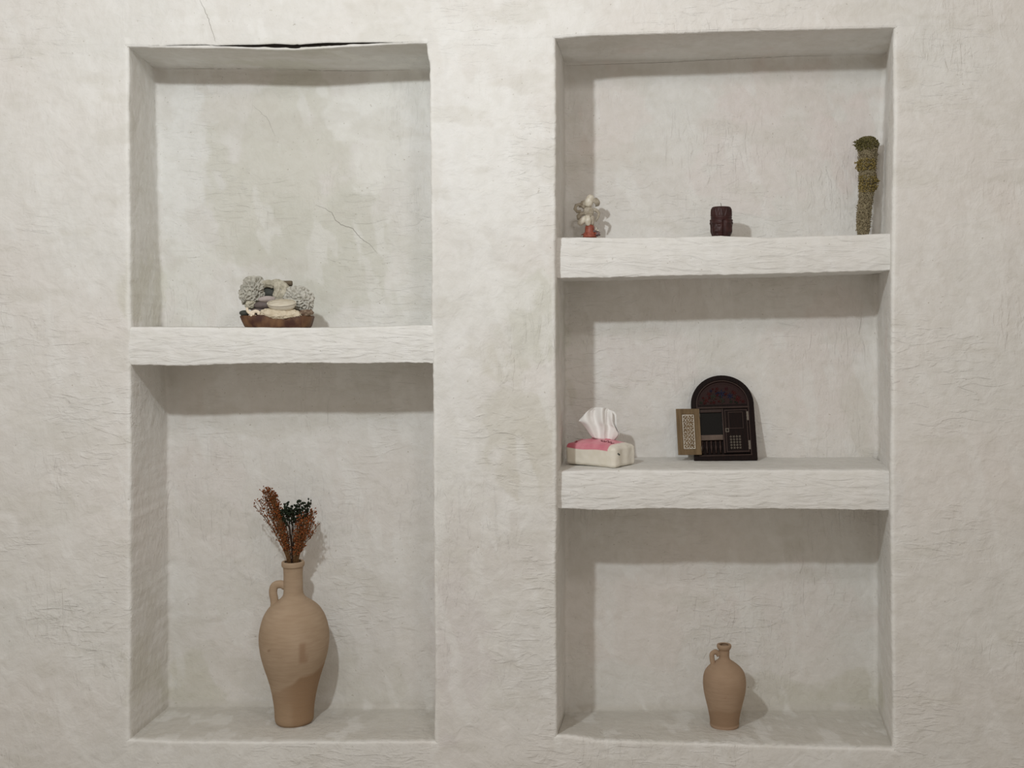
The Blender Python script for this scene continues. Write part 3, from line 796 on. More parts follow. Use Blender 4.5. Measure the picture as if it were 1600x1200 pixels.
mb = MB(); mb.tube([fp(927,327),fp(932,329),fp(936,333),fp(935,338),fp(931,346)], [U(2.6,FY),U(3,FY),U(2.3,FY),U(2,FY),U(1.2,FY)], 10).build('arm', M_SHELLG, fg)
scallop('head_shell', fp(916,325,.004), U(13,FY), (.05,-.35,0), M_SHELLG, 8, .4)
mb = MB(); bb, bt = fp(917.5,323,-.004), fp(924.5,304.5,-.004)
mb.tube([bb.lerp(bt, q) for q in (0,.08,.3,.6,.85,.96,1)], [U(r,FY) for r in (3.5,5.2,6.6,6.6,5.6,4,2)], 20)
for v in mb.v: v += noise.noise_vector(v*160)*.0007
mb.build('bonnet_shell', M_SHELL, fg)
scallop('side_shell', fp(930.5,323,.006), U(14,FY), (.1,.12,1.1), M_SHELLG, 7, .4)

# ------------------------------------------------------------------ tissue pack
M_PACKW = mat('pack_film_printed', (0,0,0), .35, .4, vc='tint')
M_PACKP = mat('pack_film_pink', srgb('d9788a'), .35, .45, nscale=40, ncol=srgb('c75468'), namt=.5)
M_INKR = mat('ink_wine', srgb('6b2433'), .5)
M_INKD = mat('ink_dark', srgb('2f3a38'), .5)
M_TISS = mat('tissue_paper', srgb('ecebe9'), .9, .1, sss=.0, bump=.0004, bscale=60)
ncn = P(960, 730, .066); ang = -radians(36); Lp, Wp, Hp = .148, .094, .050
eu = Vector((-cos(ang), -sin(ang), 0)); ev = Vector((-sin(ang), cos(ang), 0))   # eu: to the left/back, ev: to the right/back
ctr = ncn+eu*Lp/2+ev*Wp/2; ctr.z = max(ground(ctr.x+sx_*.04, ctr.y+sy_*.03, ctr.z, 'M') for sx_ in (-1,0,1) for sy_ in (-1,0,1))
tp = thing('tissue_pack', 'soft tissue pack with pink top and cream sides on the middle right shelf', 'tissues', ctr, (0,0,ang))
# local x runs from the left end (-) to the near corner end (+), local y into the niche
def packpt(u, v, w_):     # u,v,w in -1..1 superellipsoid-like soft block
    return Vector((u*Lp/2, v*Wp/2, w_*Hp/2+Hp/2))
bm = bmesh.new(); bmesh.ops.create_cube(bm, size=2); bmesh.ops.subdivide_edges(bm, edges=bm.edges[:], cuts=58, use_grid_fill=True)
r_e = .22
for v in bm.verts:
    c = v.co.copy(); hx, hy, hz = Lp/2, Wp/2, Hp/2; r = .009
    p = Vector((c.x*hx, c.y*hy, c.z*hz)); q = Vector((max(-hx+r, min(hx-r, p.x)), max(-hy+r, min(hy-r, p.y)), max(-hz+r, min(hz-r, p.z))))
    d = p-q
    if d.length > 1e-7: p = q+d.normalized()*r
    bul = (1-c.x**2)*(1-c.y**2)
    if c.z > 0: p.z += .013*(1-abs(c.x)**2.5)*(1-abs(c.y)**2.2)*c.z
    p.y += .0015*c.y*(1-c.x**2)*(1-c.z**2)
    p += noise.noise_vector(p*38)*.0011+noise.noise_vector(p*90)*.0005*(1 if c.z > -.9 else 0)
    if abs(c.x) > .93:       # folded, crimped end seals
        p.x += .0012*sin(c.y*pi*2.2)*(1 if c.x > 0 else -1)
    p.z = max(p.z+hz, 0.0004)
    v.co = p
bm.faces.ensure_lookup_table()
body = MB().bm(bm).build('pack_body', M_PACKW, tp)
def pack_t(c):
    e = sstep(-.0012, .0012, (c.z-(Hp-.0095+.0012*sin(c.x*60))))*(1-sstep(-.0012, .0012, c.x-(Lp/2-.016-.10*abs(c.y+.01))))
    k = .5+.8*fbm(c*30, 3)
    pink = mixc(srgb('dc95a0'), srgb('cc7a89'), k).lerp(Vector(srgb('b65062')), .6*(1-sstep(-.055, -.035, c.x+.004*sin(c.y*150))))
    return mixc(srgb('e6e2d8'), srgb('dbd5c6'), .5+fbm(c*22+Vector((3,3,3)), 3)*.8).lerp(pink, e)
vcol(body, pack_t)
TB = BVHTree.FromPolygons([v.co for v in body.data.vertices], [tuple(p.vertices) for p in body.data.polygons])
def on_top(x, y):
    h = TB.ray_cast(Vector((x, y, .2)), Vector((0,0,-1))); return h[0]+Vector((0,0,.0005))
def scribble(pts, r, m, name):
    MB().tube([on_top(*p) for p in pts], r, 6, sy=.4).build(name, m, tp)
sc = []
for i in range(46):
    t_ = i/45; sc.append((.012+.042*t_, -.019+.0045*sin(t_*26)+.002*sin(t_*11+1)-.0015*t_))
scribble(sc, .00075, M_INKR, 'printed_script')
scribble([(.020,-.0235),(.030,-.025),(.044,-.0245),(.052,-.021)], .0005, M_INKR, 'printed_script')
for i, (xx, yy) in enumerate(((-.058,-.018),(-.052,-.028),(-.046,-.012),(-.060,-.004))):
    mb = MB(); c = on_top(xx, yy)
    for k in range(5):
        a = 2*pi*k/5+i; mb.ico(c+Vector((cos(a)*.0032, sin(a)*.0032, 0)), (.0026,.0026,.0003), 2)
    mb.build('printed_flower', mat('print_rose_%d' % i, srgb('b8485c'), .4), tp)
mb = MB()
for k, (yy, zz) in enumerate(((-.033,.0345),(-.030,.0325),(-.027,.031))):
    h = TB.ray_cast(Vector((.2, yy, zz)), Vector((-1,0,0)))
    mb.ico(h[0], (.0005,.0030,.0016), 2, Matrix.Rotation(.45,3,'X'))
mb.build('printed_mark', M_INKD, tp)
mb = MB()      # slit seal with raised film edge
mb.tube([on_top(-.028+.056*i/14, .004+.0012*sin(i*1.3)) for i in range(15)], .0012, 6); mb.build('opening_slit', M_PACKP, tp)
# tissue: folded sheet rising from the slit; built in world-ish offsets from pack centre, rotated back
inv = Matrix.Rotation(-ang, 3, 'Z')
YT_ = ctr.y-.004
def tw_(px, py, dy=0): return inv @ (P(px, py, YT_+dy)-ctr)
# bottom curve (in slit) -> top curve, sheet as a loft of rows
rowsT = [
 [(926,684,.004),(931,685,-.002),(937,686,.004),(943,687,-.004),(949,688,.004),(954,688,-.001),(959,688.5,.004)],
 [(914,668,.004),(923,668,-.008),(934,668,.008),(943,668,-.010),(951,669,.008),(959,671,-.004),(966,679,.0)],
 [(906,659.5,.000),(918,660,-.012),(931,660,.010),(941,659,-.014),(949,660,.010),(957,664,-.006),(963,672,-.002)],
 [(904.5,657.5,.002),(915,650,-.010),(928,650,.012),(940,649,-.014),(948,650,.010),(955,655,-.006),(960,664,.0)],
 [(912,648,.004),(918,642.5,-.006),(928,638,.010),(941,638.5,-.010),(948,641,.010),(956,647,-.004),(959,655,.002)],
 [(919,641,.006),(923,638.5,.0),(930,636.5,.008),(942,636.8,-.006),(949,638.5,.010),(956,643,.0),(958.5,649,.004)],
]
def cr1(a, b, c, d, t_): return .5*((2*b)+(-a+c)*t_+(2*a-5*b+4*c-d)*t_*t_+(-a+3*b-3*c+d)*t_**3)
def resample(row, n_):
    out = []
    for i in range(len(row)-1):
        for q in range(n_):
            out.append(cr1(row[max(i-1,0)], row[i], row[i+1], row[min(i+2,len(row)-1)], q/n_))
    out.append(row[-1]); return out
R_ = [resample([tw_(*p) for p in r], 7) for r in rowsT]
cols_ = list(zip(*R_)); G = [resample(list(c), 6) for c in cols_]
vs = []; fs = []; na = len(G[0])
for c in G:
    for p in c: vs.append(p+noise.noise_vector(p*60)*.0009)
for i in range(len(G)-1):
    for j in range(na-1): a = i*na+j; fs.append((a, a+na, a+na+1, a+1))
ts = obj('tissue_sheet', vs, fs, M_TISS, tp)
so = ts.modifiers.new('thickness', 'SOLIDIFY'); so.thickness = .0005
# second ply behind
G2 = [[p+inv @ Vector((.002+.006*(j/na), .010+.006*sin(i*.4), -.003*(j/na))) for j, p in enumerate(c)] for i, c in enumerate(G)]
vs = [p+noise.noise_vector(p*45+Vector((5,5,5)))*.0016 for c in G2 for p in c]
ts2 = obj('tissue_sheet', vs, fs, M_TISS, tp); so = ts2.modifiers.new('thickness', 'SOLIDIFY'); so.thickness = .0005

# ------------------------------------------------------------------ arched wooden frame with two little doors
M_DW = mat('dark_lacquered_wood', srgb('180b08'), .55, .12, nscale=30, ncol=srgb('0f0706'), namt=.7, bstretch=(6,6,.6), bump=.0003, bscale=40)
M_DW2 = mat('dark_brown_moulding', srgb('33221c'), .5, .25, nscale=30, ncol=srgb('241712'), namt=.6, bstretch=(6,6,.6))
M_LW = mat('raw_light_wood', srgb('76634a'), .7, .2, nscale=26, ncol=srgb('594832'), namt=.7, bstretch=(5,5,.5), bump=.0003, bscale=50)
M_MIR = mat('dark_glass', (.006,.006,.006), .15, .25)
M_SILL = mat('worn_brown_wood', srgb('66584f'), .6, .2, nscale=40, ncol=srgb('4a3e37'), namt=.6)
M_BRASS = mat('aged_metal', srgb('6e675e'), .4, .5, metal=.8)
M_RED = mat('red_paint', srgb('3d1312'), .5, .15); M_BLU = mat('blue_paint', srgb('191b30'), .5, .15); M_GRN = mat('green_paint', srgb('20261b'), .5, .2)
M_LATT = mat('white_filigree', srgb('d6cfc4'), .5, .3)
fb = stand(1134.5, .210, 722, 'M')
lean = -radians(15.5)     # leans back on to the niche wall
fr = thing('arched_frame', 'dark wooden arched frame with two little doors, one open, leaning on the middle right shelf', 'frame', fb, (lean, radians(-1.6), 0))
# local: x right, z up, y=0 front face, thickness to +y
u_ = U(1, .235)
Wf = 98*u_; Hf = (P(1134, 587, .26).z-fb.z)/cos(lean); TH_ = .012
def arch(xh, z0_, zc, rx, rz, n_=28):   # outline: bottom-left, up the left side, over, down
    pts = [(-xh, z0_), (-xh, zc)]
    for i in range(1, n_): a = pi-pi*i/n_; pts.append((rx*cos(a), zc+rz*sin(a)))
    pts += [(xh, zc), (xh, z0_)]; return pts
def ringmesh(outer, inner, y0_, y1_):
    n_ = len(outer); vs = []; fs = []
    for L_ in (outer, inner):
        for y in (y0_, y1_):
            for (x, z) in L_: vs.append((x, y, z))
    O0, O1, I0, I1 = 0, n_, 2*n_, 3*n_
    for i in range(n_):
        j = (i+1) % n_
        fs += [(O0+i, O0+j, I0+j, I0+i), (O1+i, I1+i, I1+j, O1+j), (O0+i, O1+i, O1+j, O0+j), (I0+i, I0+j, I1+j, I1+i)]
    return vs, fs
def plate(outline, y0_, y1_):
    n_ = len(outline); vs = [(x, y0_, z) for x, z in outline]+[(x, y1_, z) for x, z in outline]
    fs = [tuple(range(n_)), tuple(range(n_, 2*n_))[::-1]]+[(i, n_+i, n_+(i+1) % n_, (i+1) % n_) for i in range(n_)]
    return vs, fs
xh = Wf/2; zc = Hf-xh*.93; fw = 7.5*u_
out0 = arch(xh, 0, zc, xh, xh*.93); in0 = arch(xh-fw, fw, zc, xh-fw, xh*.93-fw)
def bev(o, w_=.0008):
    m_ = o.modifiers.new('bevel', 'BEVEL'); m_.width = w_; m_.segments = 2; m_.limit_method = 'ANGLE'; return o
bev(obj('outer_frame', *ringmesh(out0, in0, -.003, TH_), M_DW, fr, sm=False), .0012)
in1 = arch(xh-fw-2.2*u_, fw+2.2*u_, zc, xh-fw-2.2*u_, xh*.93-fw-2.2*u_)
bev(obj('moulding', *ringmesh(in0, in1, -.0015, TH_-.001), M_DW2, fr, sm=False), .0006)
zr = P(1134, 632, .25).z-fb.z; zr = zr/cos(lean)      # middle rail below the fanlight
MB().box((-xh+fw*.8, -.0012, zr-3.2*u_), (xh-fw*.8, .007, zr), .0005).build('cross_rail', M_DW, fr, sm=False)
MB().box((-xh+fw*.9, -.0018, zr-6.2*u_), (xh-fw*.9, .007, zr-3.2*u_), .0005).build('cross_rail', M_DW2, fr, sm=False)
bp_out = arch(xh-fw*.6, fw*.6, zc, xh-fw*.6, xh*.93-fw*.6)
obj('back_board', *plate(bp_out, .0085, .0115), M_DW, fr, sm=False)
# carved fanlight
fan = [(x, z) for x, z in in1 if z >= zr]; fan = [(fan[0][0], zr)]+fan+[(fan[-1][0], zr)]
obj('fanlight_panel', *plate(fan, .0040, .0084), mat('deep_red_panel', srgb('260d0b'), .5, .2), fr, sm=False)
ri = random.Random(4)
fc = (0, zr+2*u_)
def petal(mb, cx_, cz_, a, l, w_, th=.0012, y=.0036):
    M_ = Matrix.Rotation(-a, 3, 'Y'); mb.ico((cx_+sin(a)*l*.5*1, y, cz_+cos(a)*l*.5), (w_/2, th, l/2), 2, Matrix.Rotation(a, 3, 'Y'))
carv = {0: MB(), 1: MB(), 2: MB()}
fl_pts = [(0, 16*u_, 6*u_, 1), (-13*u_, 11*u_, 5*u_, 2), (13*u_, 12*u_, 5*u_, 1), (-25*u_, 6*u_, 4.5*u_, 0), (25*u_, 7*u_, 5*u_, 0), (0, 5*u_, 4.5*u_, 2), (-13*u_, 2.5*u_, 3*u_, 0), (14*u_, 3*u_, 3*u_, 2), (-20*u_, 16*u_, 3.5*u_, 0), (20*u_, 17*u_, 3.5*u_, 0), (-7*u_, 24*u_, 3*u_, 0), (8*u_, 24*u_, 3*u_, 0), (33*u_, 3*u_, 3*u_, 0), (-33*u_, 2.5*u_, 3*u_, 2)]+[(ri.uniform(-1,1)*34*u_, ri.uniform(1,11)*u_, ri.uniform(1.6,2.6)*u_, ri.choice((0,0,2))) for _ in range(16)]+[(ri.uniform(-1,1)*18*u_, ri.uniform(12,25)*u_, ri.uniform(1.6,2.6)*u_, ri.choice((0,0,1,2))) for _ in range(12)]
for (x, z, r, c) in fl_pts:
    for k in range(6): petal(carv[c], x, zr+z+1.5*u_, 2*pi*k/6+x*50, r*1.15, r*.42)
obj_names = ['red_carving', 'blue_carving', 'green_carving']
for c, m_ in ((0, M_RED), (1, M_BLU), (2, M_GRN)): carv[c].build('carving', m_, fr)['label'] = ['red carved flowers', 'blue carved flowers', 'green carved leaves'][c]
mb = MB()
for s_ in (-1, 1):
    for (a0, a1, rad) in ((.15, 2.6, 12), (.3, 2.4, 20)):
        mb.tube([(s_*(rad*u_*sin(a*.6)+2*u_), .0034, zr+2*u_+rad*u_*.9*abs(sin(a))) for a in [a0+(a1-a0)*i/16 for i in range(17)]], .0006, 6)
mb.tube([((xh-fw-5.5*u_)*cos(a), .0038, zc+(xh*.93-fw-5.5*u_)*sin(a)) for a in [pi*i/40 for i in range(41)] if zc+(xh*.93-fw-5.5*u_)*sin(a) > zr+2*u_], .0007, 6)
mb.build('carved_vine', M_DW2, fr)
# right door, closed
zt = zr-7*u_; zb_ = fw+4.5*u_; xm = 0.5*u_; xr_ = xh-fw-2.6*u_
rd = MB().box((xm, .0005, zb_), (xr_, .0045, zt), .0006).build('closed_door', M_DW, fr, sm=False)
rd['label'] = 'closed dark right-hand door'
mb = MB()
def rectring(mb, x0_, x1_, z0_, z1_, t_, y0_, y1_):
    o_ = [(x0_, z0_), (x0_, z1_), (x1_, z1_), (x1_, z0_)]; i_ = [(x0_+t_, z0_+t_), (x0_+t_, z1_-t_), (x1_-t_, z1_-t_), (x1_-t_, z0_+t_)]
    v_, f_ = ringmesh(o_, i_, y0_, y1_); mb.add(v_, f_)
rectring(mb, xm+1.5*u_, xr_-1.5*u_, zb_+1.5*u_, zt-1.5*u_, 1.6*u_, -.0010, .001)
rectring(mb, xm+7*u_, xr_-8*u_, zb_+38*u_, zt-5*u_, 1.2*u_, -.0008, .001)
mb.build('panel_moulding', M_DW2, rd, sm=False)
mb = MB()
for i in range(4):
    for j in range(5):
        x = xm+(9.5+i*4.6)*u_; z = zb_+(8+j*4.4)*u_
        for k in range(4): petal(mb, x, z, pi/2*k+(i+j) % 2*pi/4, 2.3*u_, 1.1*u_, .0005, -.0001)
mb.build('filigree', M_BRASS, rd)
mb = MB()
for z in (zt-12*u_, zb_+12*u_):
    mb.box((xr_-2.2*u_, -.0018, z-7*u_), (xr_-.3*u_, .0, z+7*u_), .0002); mb.tube([(xr_+.2*u_, -.0018, z-7*u_), (xr_+.2*u_, -.0018, z+7*u_)], .0007, 8)
    for k in range(3): mb.ico((xr_-2.6*u_, -.0012, z+(k-1)*5*u_), .0009, 1)
mb.build('hinge', M_BRASS, rd, sm=False)
mb = MB(); zl = (zt+zb_)/2+1*u_; rectring(mb, xm+1.5*u_, xm+7*u_, zl-3*u_, zl+3*u_, 1*u_, -.0016, 0); mb.ico((xm+4*u_, -.002, zl), .0013, 2); mb.build('latch', M_BRASS, rd, sm=False)
MB().box((xm-2.6*u_, -.0022, zb_), (xm-.2*u_, .005, zt), .0005).build('centre_post', M_DW2, fr, sm=False)
# opening on the left: dark glass above, sill, turned balusters below
xl_ = -xh+fw+2.4*u_
MB().box((xl_, .0055, zb_+24*u_), (xm-2.8*u_, .0075, zt), 0).build('glass_pane', M_MIR, fr, sm=False)
MB().box((xl_, -.0002, zb_+21*u_), (xm-2.8*u_, .006, zb_+29*u_), .0006).build('sill', M_SILL, fr, sm=False)
MB().box((xl_, .0004, zt-5*u_), (xm-2.8*u_, .006, zt), .0006).build('lintel', M_DW2, fr, sm=False)
for k in range(5):
    x = xl_+(4+k*7)*u_
    o = MB().lathe([(.0001,0),(1.6*u_,.5*u_),(1*u_,4*u_),(2.3*u_,9*u_),(1*u_,14*u_),(1.8*u_,18.5*u_),(.0001,20*u_)], 12).build('baluster', M_DW2, fr); o.location = (x, .0035, zb_+.5*u_)
# left door, swung fully open: pale raw inner side, filigree panel
hx = xl_+1.5*u_
od = MB(); dw, dz0, dz1 = 37*u_, zb_-2*u_, zt+.5*u_
rectring(od, -dw, 0, dz0, dz1, 8.5*u_, -.0035, 0)
od.box((-dw+8*u_, -.0018, dz0+8*u_), (-8*u_, -.0004, dz1-8*u_))
odo = od.build('open_door', M_LW, fr, sm=False); odo['label'] = 'left door swung open, pale unpainted inner side'
odo.location = (hx, -.0042, 0); odo.rotation_euler = (0, 0, radians(7)); bev(odo, .0005)
mb = MB(); x_a, x_b, z_a, z_b = -dw+9.3*u_, -9.3*u_, dz0+9.3*u_, dz1-9.3*u_
rectring(mb, x_a, x_b, z_a, z_b, .7*u_, -.0030, -.0012)
nx_, nz_ = 4, 9
for i in range(nx_):
    for j in range(nz_):
        cx_ = x_a+(x_b-x_a)*(i+.5)/nx_; cz_ = z_a+(z_b-z_a)*(j+.5)/nz_; a0 = (i*37+j*53) % 6
        mb.tube([(cx_+cos(a0+a)*2.4*u_*(1-a*.10), -.0026, cz_+sin(a0+a)*2.9*u_*(1-a*.10)) for a in [q*.55 for q in range(11)]], .00062, 5)
mb.build('filigree', M_LATT, odo)
mb = MB()
for z in (dz0+10*u_, dz1-10*u_): mb.tube([(0, -.004, z-4*u_), (0, -.004, z+4*u_)], .0010, 8)
mb.tube([(-1.2*u_, -.0036, dz1-8*u_), (-.3*u_, -.0040, dz1-8*u_)], .0006, 6); mb.build('hinge', M_BRASS, odo)

# ------------------------------------------------------------------ beach finds on a wood slab (left shelf)
M_SLAB = mat('dark_reddish_wood', srgb('452a20'), .6, .3, nscale=22, ncol=srgb('7c5c40'), namt=.8, bstretch=(1.6,4,1), bump=.0006, bscale=60)
M_COR1 = mat('grey_coral', srgb('c3beae'), .9, .1, nscale=70, ncol=srgb('8f8a7a'), namt=.7)
M_COR2 = mat('honeycomb_coral', (0,0,0), .9, .1, vc='tint')
M_COR3 = mat('cream_coral', srgb('d8cdb8'), .9, .1, nscale=90, ncol=srgb('b5a58a'), namt=.5)
M_SHW = mat('white_shell', srgb('dcd6c8'), .5, .35, nscale=60, ncol=srgb('aea48f'), namt=.4, bstretch=(1,1,6))
M_PEB1 = mat('mauve_pebble', srgb('aca29f'), .6, .3, nscale=60, ncol=srgb('978a86'), namt=.5)
M_PEB2 = mat('plum_grey_pebble', srgb('6a605e'), .6, .3, nscale=60, ncol=srgb('4d4442'), namt=.5)
M_PEB3 = mat('dark_pebble', srgb('3f413c'), .6, .3, nscale=60, ncol=srgb('2c2d2a'), namt=.5)
M_STK = mat('bark_stick', srgb('6e6353'), .85, .2, nscale=80, ncol=srgb('4a4035'), namt=.7, bump=.0008, bscale=120)
BY = .075
sb = stand(436, BY, 511, 'L')
slab = MB(); n_ = 64
zt_ = P(436, 493, BY).z-sb.z
sec = [(0,.93),(.1,.97),(.5,1.0),(.9,1.03),(1,1.0)]
for j, (t_, k) in enumerate(sec):
    for i in range(n_):
        a = 2*pi*i/n_; rx, ry = U(52.5,BY), .042
        rr = k*(1+.05*noise.noise(Vector((cos(a)*1.6, sin(a)*1.6, t_*.6)))+.02*noise.noise(Vector((cos(a)*7, sin(a)*7, t_))))
        e = 2/3.2; cx_ = math.copysign(abs(cos(a))**e, cos(a)); cy_ = math.copysign(abs(sin(a))**e, sin(a))
        slab.v.append(Vector((rx*cx_*rr+(-.006*t_ if cx_ < 0 else 0), ry*cy_*rr, zt_*t_+(.0025*noise.noise(Vector((cx_*2, cy_*2, 8))) if t_ > .6 else 0))))
for j in range(len(sec)-1):
    for i in range(n_): i2 = (i+1) % n_; slab.f.append((j*n_+i, j*n_+i2, (j+1)*n_+i2, (j+1)*n_+i))
slab.f.append(tuple(range(n_))[::-1]); slab.f.append(tuple((len(sec)-1)*n_+i for i in range(n_)))
so_ = slab.build('wood_slab', M_SLAB, None, loc=sb); tag(so_, 'reddish-brown wood slab carrying the corals and shells, on the left shelf', 'wood')
def pits(o, scale, ridge, seed, light, dark):  # darkens the cell hollows in vertex colour, painting in their shade
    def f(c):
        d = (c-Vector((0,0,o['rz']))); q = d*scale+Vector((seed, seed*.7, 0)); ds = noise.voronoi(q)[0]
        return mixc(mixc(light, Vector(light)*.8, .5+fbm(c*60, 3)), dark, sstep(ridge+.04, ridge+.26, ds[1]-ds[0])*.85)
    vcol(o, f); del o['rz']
def solid(name, label, cat, c, size, m, fn=None, sub=5, rot=None, group=None):
    """one closed rock / shell / coral; c = centre pixel and depth, size = half sizes in px (x, z) and metres (y)"""
    p = P(c[0], c[1], c[2]); rz = U(size[2], c[2]); org = p-Vector((0,0,rz))
    mb = MB(); mb.ico((0,0,rz), (U(size[0], c[2]), size[1], rz), sub, rot, fn)
    o = mb.build(name, m, None, loc=org); tag(o, label, cat, group); o['rz'] = rz; return o
def cells(scale, depth, rag, amp=.12, seed=0, ridge=.10):
    def f(d, p):
        q = p*scale+Vector((seed, seed*.7, 0)); ds = noise.voronoi(q)[0]; e = ds[1]-ds[0]
        pit = sstep(ridge, ridge+.18, e)
        nn = d.normalized()
        return p*(1+amp*noise.noise(d*1.7+Vector((seed,0,0)))+amp*.5*noise.noise(d*4+Vector((seed,0,0))))-nn*depth*pit+nn*rag*noise.noise(p*500)
    return f
R = lambda a, x='Y': Matrix.Rotation(a, 3, x)
zb0 = sb.z
lump = solid('coral', 'rounded pitted grey coral lump standing at the left of the wood slab', 'coral', (393.5,453.5,.090), (20,.030,22.5), M_COR1, cells(95, .0070, .0016, .26, 3, .10), 6, R(.25))
solid('coral', 'small knobbly grey coral bit below the rounded lump, behind the white twig coral', 'coral', (392,476,.075), (9,.014,8), M_COR1, cells(120, .004, .001, .2, 9, .08), 5)
# bridge coral with holes: a knobbly arch
mb = MB(); bc = P(436, 470, .095)
def bp_(x, y, dy=0): return P(x, y, .095+dy)-bc
pathA = [bp_(409,446),bp_(416,443),bp_(424,444),bp_(432,442),bp_(440,445),bp_(447,452),bp_(450,462),bp_(447,474)]
pathB = [bp_(432,443,-.006),bp_(433,452,-.006),bp_(431,462,-.004),bp_(434,472,0)]
pathC = [bp_(447,451,-.004),bp_(441,462,-.006),bp_(438,470,-.004)]
for pth, r0 in ((pathA, 6.0), (pathB, 5.0), (pathC, 5.5)):
    pts = resample(pth, 8); mb.tube(pts, [U(r0,.09)]*len(pts), 28)
for v in mb.v:
    nz_ = noise.noise_vector(v*120)*.0022+noise.noise_vector(v*320)*.0014; v += nz_
o = mb.build('coral', M_COR1, None, loc=bc)
rm = o.modifiers.new('merge', 'REMESH'); rm.mode = 'VOXEL'; rm.voxel_size = .0009; rm.use_smooth_shade = True
tag(o, 'arched coral with open holes bridging the left and right corals', 'coral')
honey = solid('coral', 'honeycomb-patterned pale coral lump leaning at the right of the wood slab', 'coral', (467,468,.092), (25.5,.026,21), M_COR2, cells(105, .0065, .0005, .12, 6, .13), 6, R(.45))
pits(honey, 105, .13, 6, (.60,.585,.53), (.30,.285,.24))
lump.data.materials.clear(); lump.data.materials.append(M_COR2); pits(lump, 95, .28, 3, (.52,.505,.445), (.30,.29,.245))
def flat_fn(d, p):
    p = p*(1+.12*noise.noise(d*2.5)+.08*noise.noise(d*7))
    p.z += .004*sin(d.x*2.2+.6)*(1 if d.z > -2 else 0)*abs(d.x)
    pit = sstep(.12, .3, noise.voronoi(p*190)[0][0]); return p-d*.0012*(1-pit)+d*.0006*noise.noise(p*600)
solid('coral', 'flat cream coral plate with a curled rim at the front edge of the slab', 'coral', (438,490,.045), (32,.020,8.2), M_COR3, flat_fn, 6, R(.10) @ R(.35,'X'))
# white half shell: an open bowl
sc_ = P(442.5, 486, .048); vs = []; fs = []; na, nr_ = 56, 14
for s_ in (0, 1):
    for j in range(nr_+1):
        t_ = j/nr_*pi/2
        for i in range(na):
            a = 2*pi*i/na; rx, ry, rz = U(22.8,.048)-s_*.0018, .017-s_*.0018, U(15.5,.048)-s_*.0016
            ribs = 1+.018*sin(t_*22)
            x = rx*sin(t_)*cos(a)*ribs; y = ry*sin(t_)*sin(a)*ribs; z = U(15.5,.048)-rz*cos(t_)
            vs.append(Vector((x, y, z)))
h_ = (nr_+1)*na
for s_ in (0, 1):
    for j in range(nr_):
        for i in range(na):
            i2 = (i+1) % na; q = (s_*h_+j*na+i, s_*h_+j*na+i2, s_*h_+(j+1)*na+i2, s_*h_+(j+1)*na+i); fs.append(q[::-1] if s_ == 0 else q)
for i in range(na): i2 = (i+1) % na; fs.append((nr_*na+i, nr_*na+i2, h_+nr_*na+i2, h_+nr_*na+i))
Rm = R(radians(-1)) @ R(radians(33), 'X')
o = obj('seashell', [Rm @ v for v in vs], fs, M_SHW, None, loc=sc_); tag(o, 'open white half shell like a small bowl, resting on the cream coral plate', 'shell')
def peb(d, p): return p*(1+.07*noise.noise(d*1.4+Vector((p.z*9,2,1))))
solid('pebble', 'elongated pale mauve pebble between the corals, above the darker pebble', 'pebble', (417,467.5,.062), (13.5,.010,5.2), M_PEB1, peb, 4, R(-.06))
solid('pebble', 'dark plum-grey pebble under the pale mauve pebble', 'pebble', (411,477,.066), (14,.012,6.8), M_PEB2, peb, 4, R(-.05))
solid('pebble', 'blackish stone wedged in the gap under the arched coral', 'pebble', (420,458,.105), (15,.012,9.5), M_PEB3, peb, 4, R(.1))
solid('pebble', 'dark brown rounded stone lying on the slab behind the white twig coral', 'pebble', (408,487.5,.070), (15,.016,6.4), M_PEB2, peb, 4, R(.1))
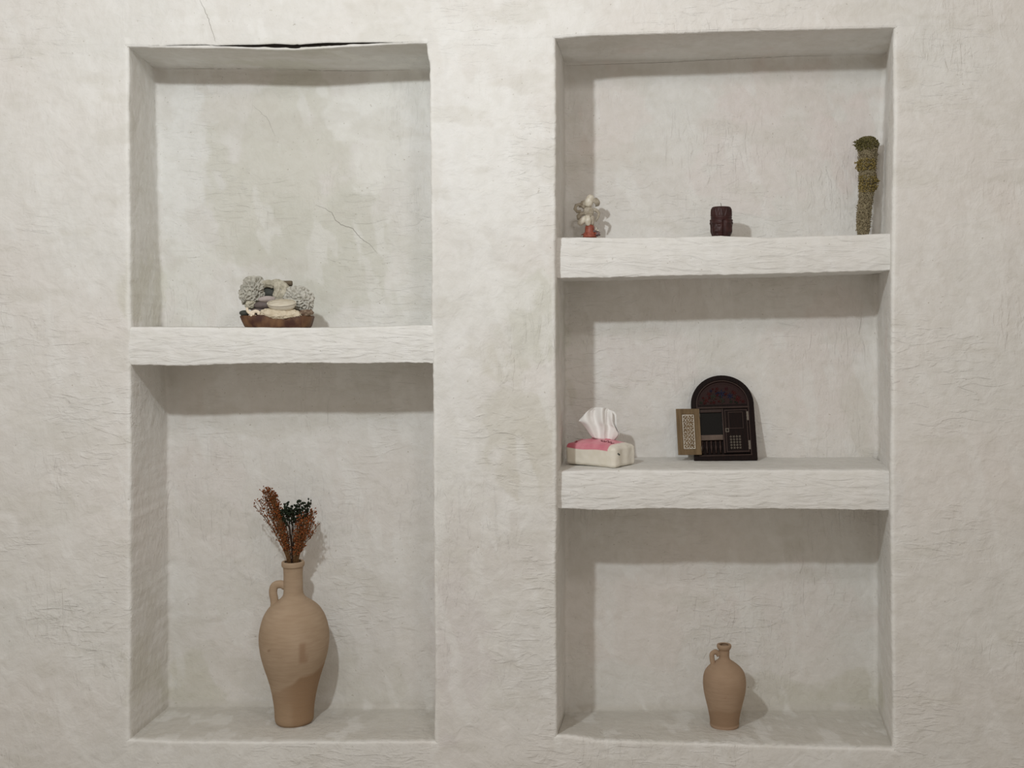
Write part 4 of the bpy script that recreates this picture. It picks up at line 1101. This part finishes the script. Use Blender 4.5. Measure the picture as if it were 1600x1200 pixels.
solid('pebble', 'small blackish pebble overhanging the left edge of the wood slab', 'pebble', (382,489.5,.050), (7.6,.011,4.8), M_PEB3, peb, 4, R(.05))
mb = MB(); tc_ = P(396, 494, .038)
def tpp(x, y, dy=0): return P(x, y, .038+dy)-tc_
for pth, rr in (([tpp(385.5,480.5),tpp(387,486),tpp(391,489.5),tpp(398,491)], [1.7,2.2,2.6,2.9]), ([tpp(392,489),tpp(399,486.5),tpp(404,488),tpp(404,492)], [2.6,2.9,2.6,2.0]), ([tpp(396,488.5),tpp(393,493),tpp(398,496),tpp(401,493)], [2.6,2.6,2.4,2.0])):
    pts = resample(pth, 6); rs = []
    for i in range(len(pts)): f = i/(len(pts)-1)*(len(rr)-1); k = min(int(f), len(rr)-2); rs.append(U(rr[k]*(1-f+k)+rr[k+1]*(f-k), .038))
    mb.tube(pts, rs, 12)
for v in mb.v: v += noise.noise_vector(v*220)*.0007
o = mb.build('twig_coral', mat('cream_twig_coral', srgb('e2d5c0'), .7, .2), None, loc=tc_)
rm = o.modifiers.new('merge', 'REMESH'); rm.mode = 'VOXEL'; rm.voxel_size = .0007; rm.use_smooth_shade = True
tag(o, 'small creamy branching coral twig at the front left corner of the slab', 'coral')
mb = MB(); kc = P(445.5, 450, .105)
a_, b_ = P(434,443,.105)-kc, P(456.5,443,.105)-kc
mb.tube([a_.lerp(b_, t_) for t_ in (0,.03,.2,.5,.8,.97,1)], [U(r,.105) for r in (3.6,4.3,4.6,4.4,4.6,4.3,3.4)], 20)
for v in mb.v: v += noise.noise_vector(v*150)*.0006
o = mb.build('driftwood_stick', M_STK, None, loc=kc); tag(o, 'short brown stub of stick lying on top of the arched coral', 'stick')
solid('pebble', 'small reddish-brown stone chips at the right end of the slab, below the honeycomb coral', 'stone', (478,489,.055), (12,.014,5), mat('reddish_stone', srgb('675345'), .8, .2, nscale=120, ncol=srgb('a08f7c'), namt=.7), lambda d,p: p*(1+.3*noise.noise(d*3)), 4, R(-.1))

for o in list(bpy.data.objects):
    if 'rz' in o: del o['rz']
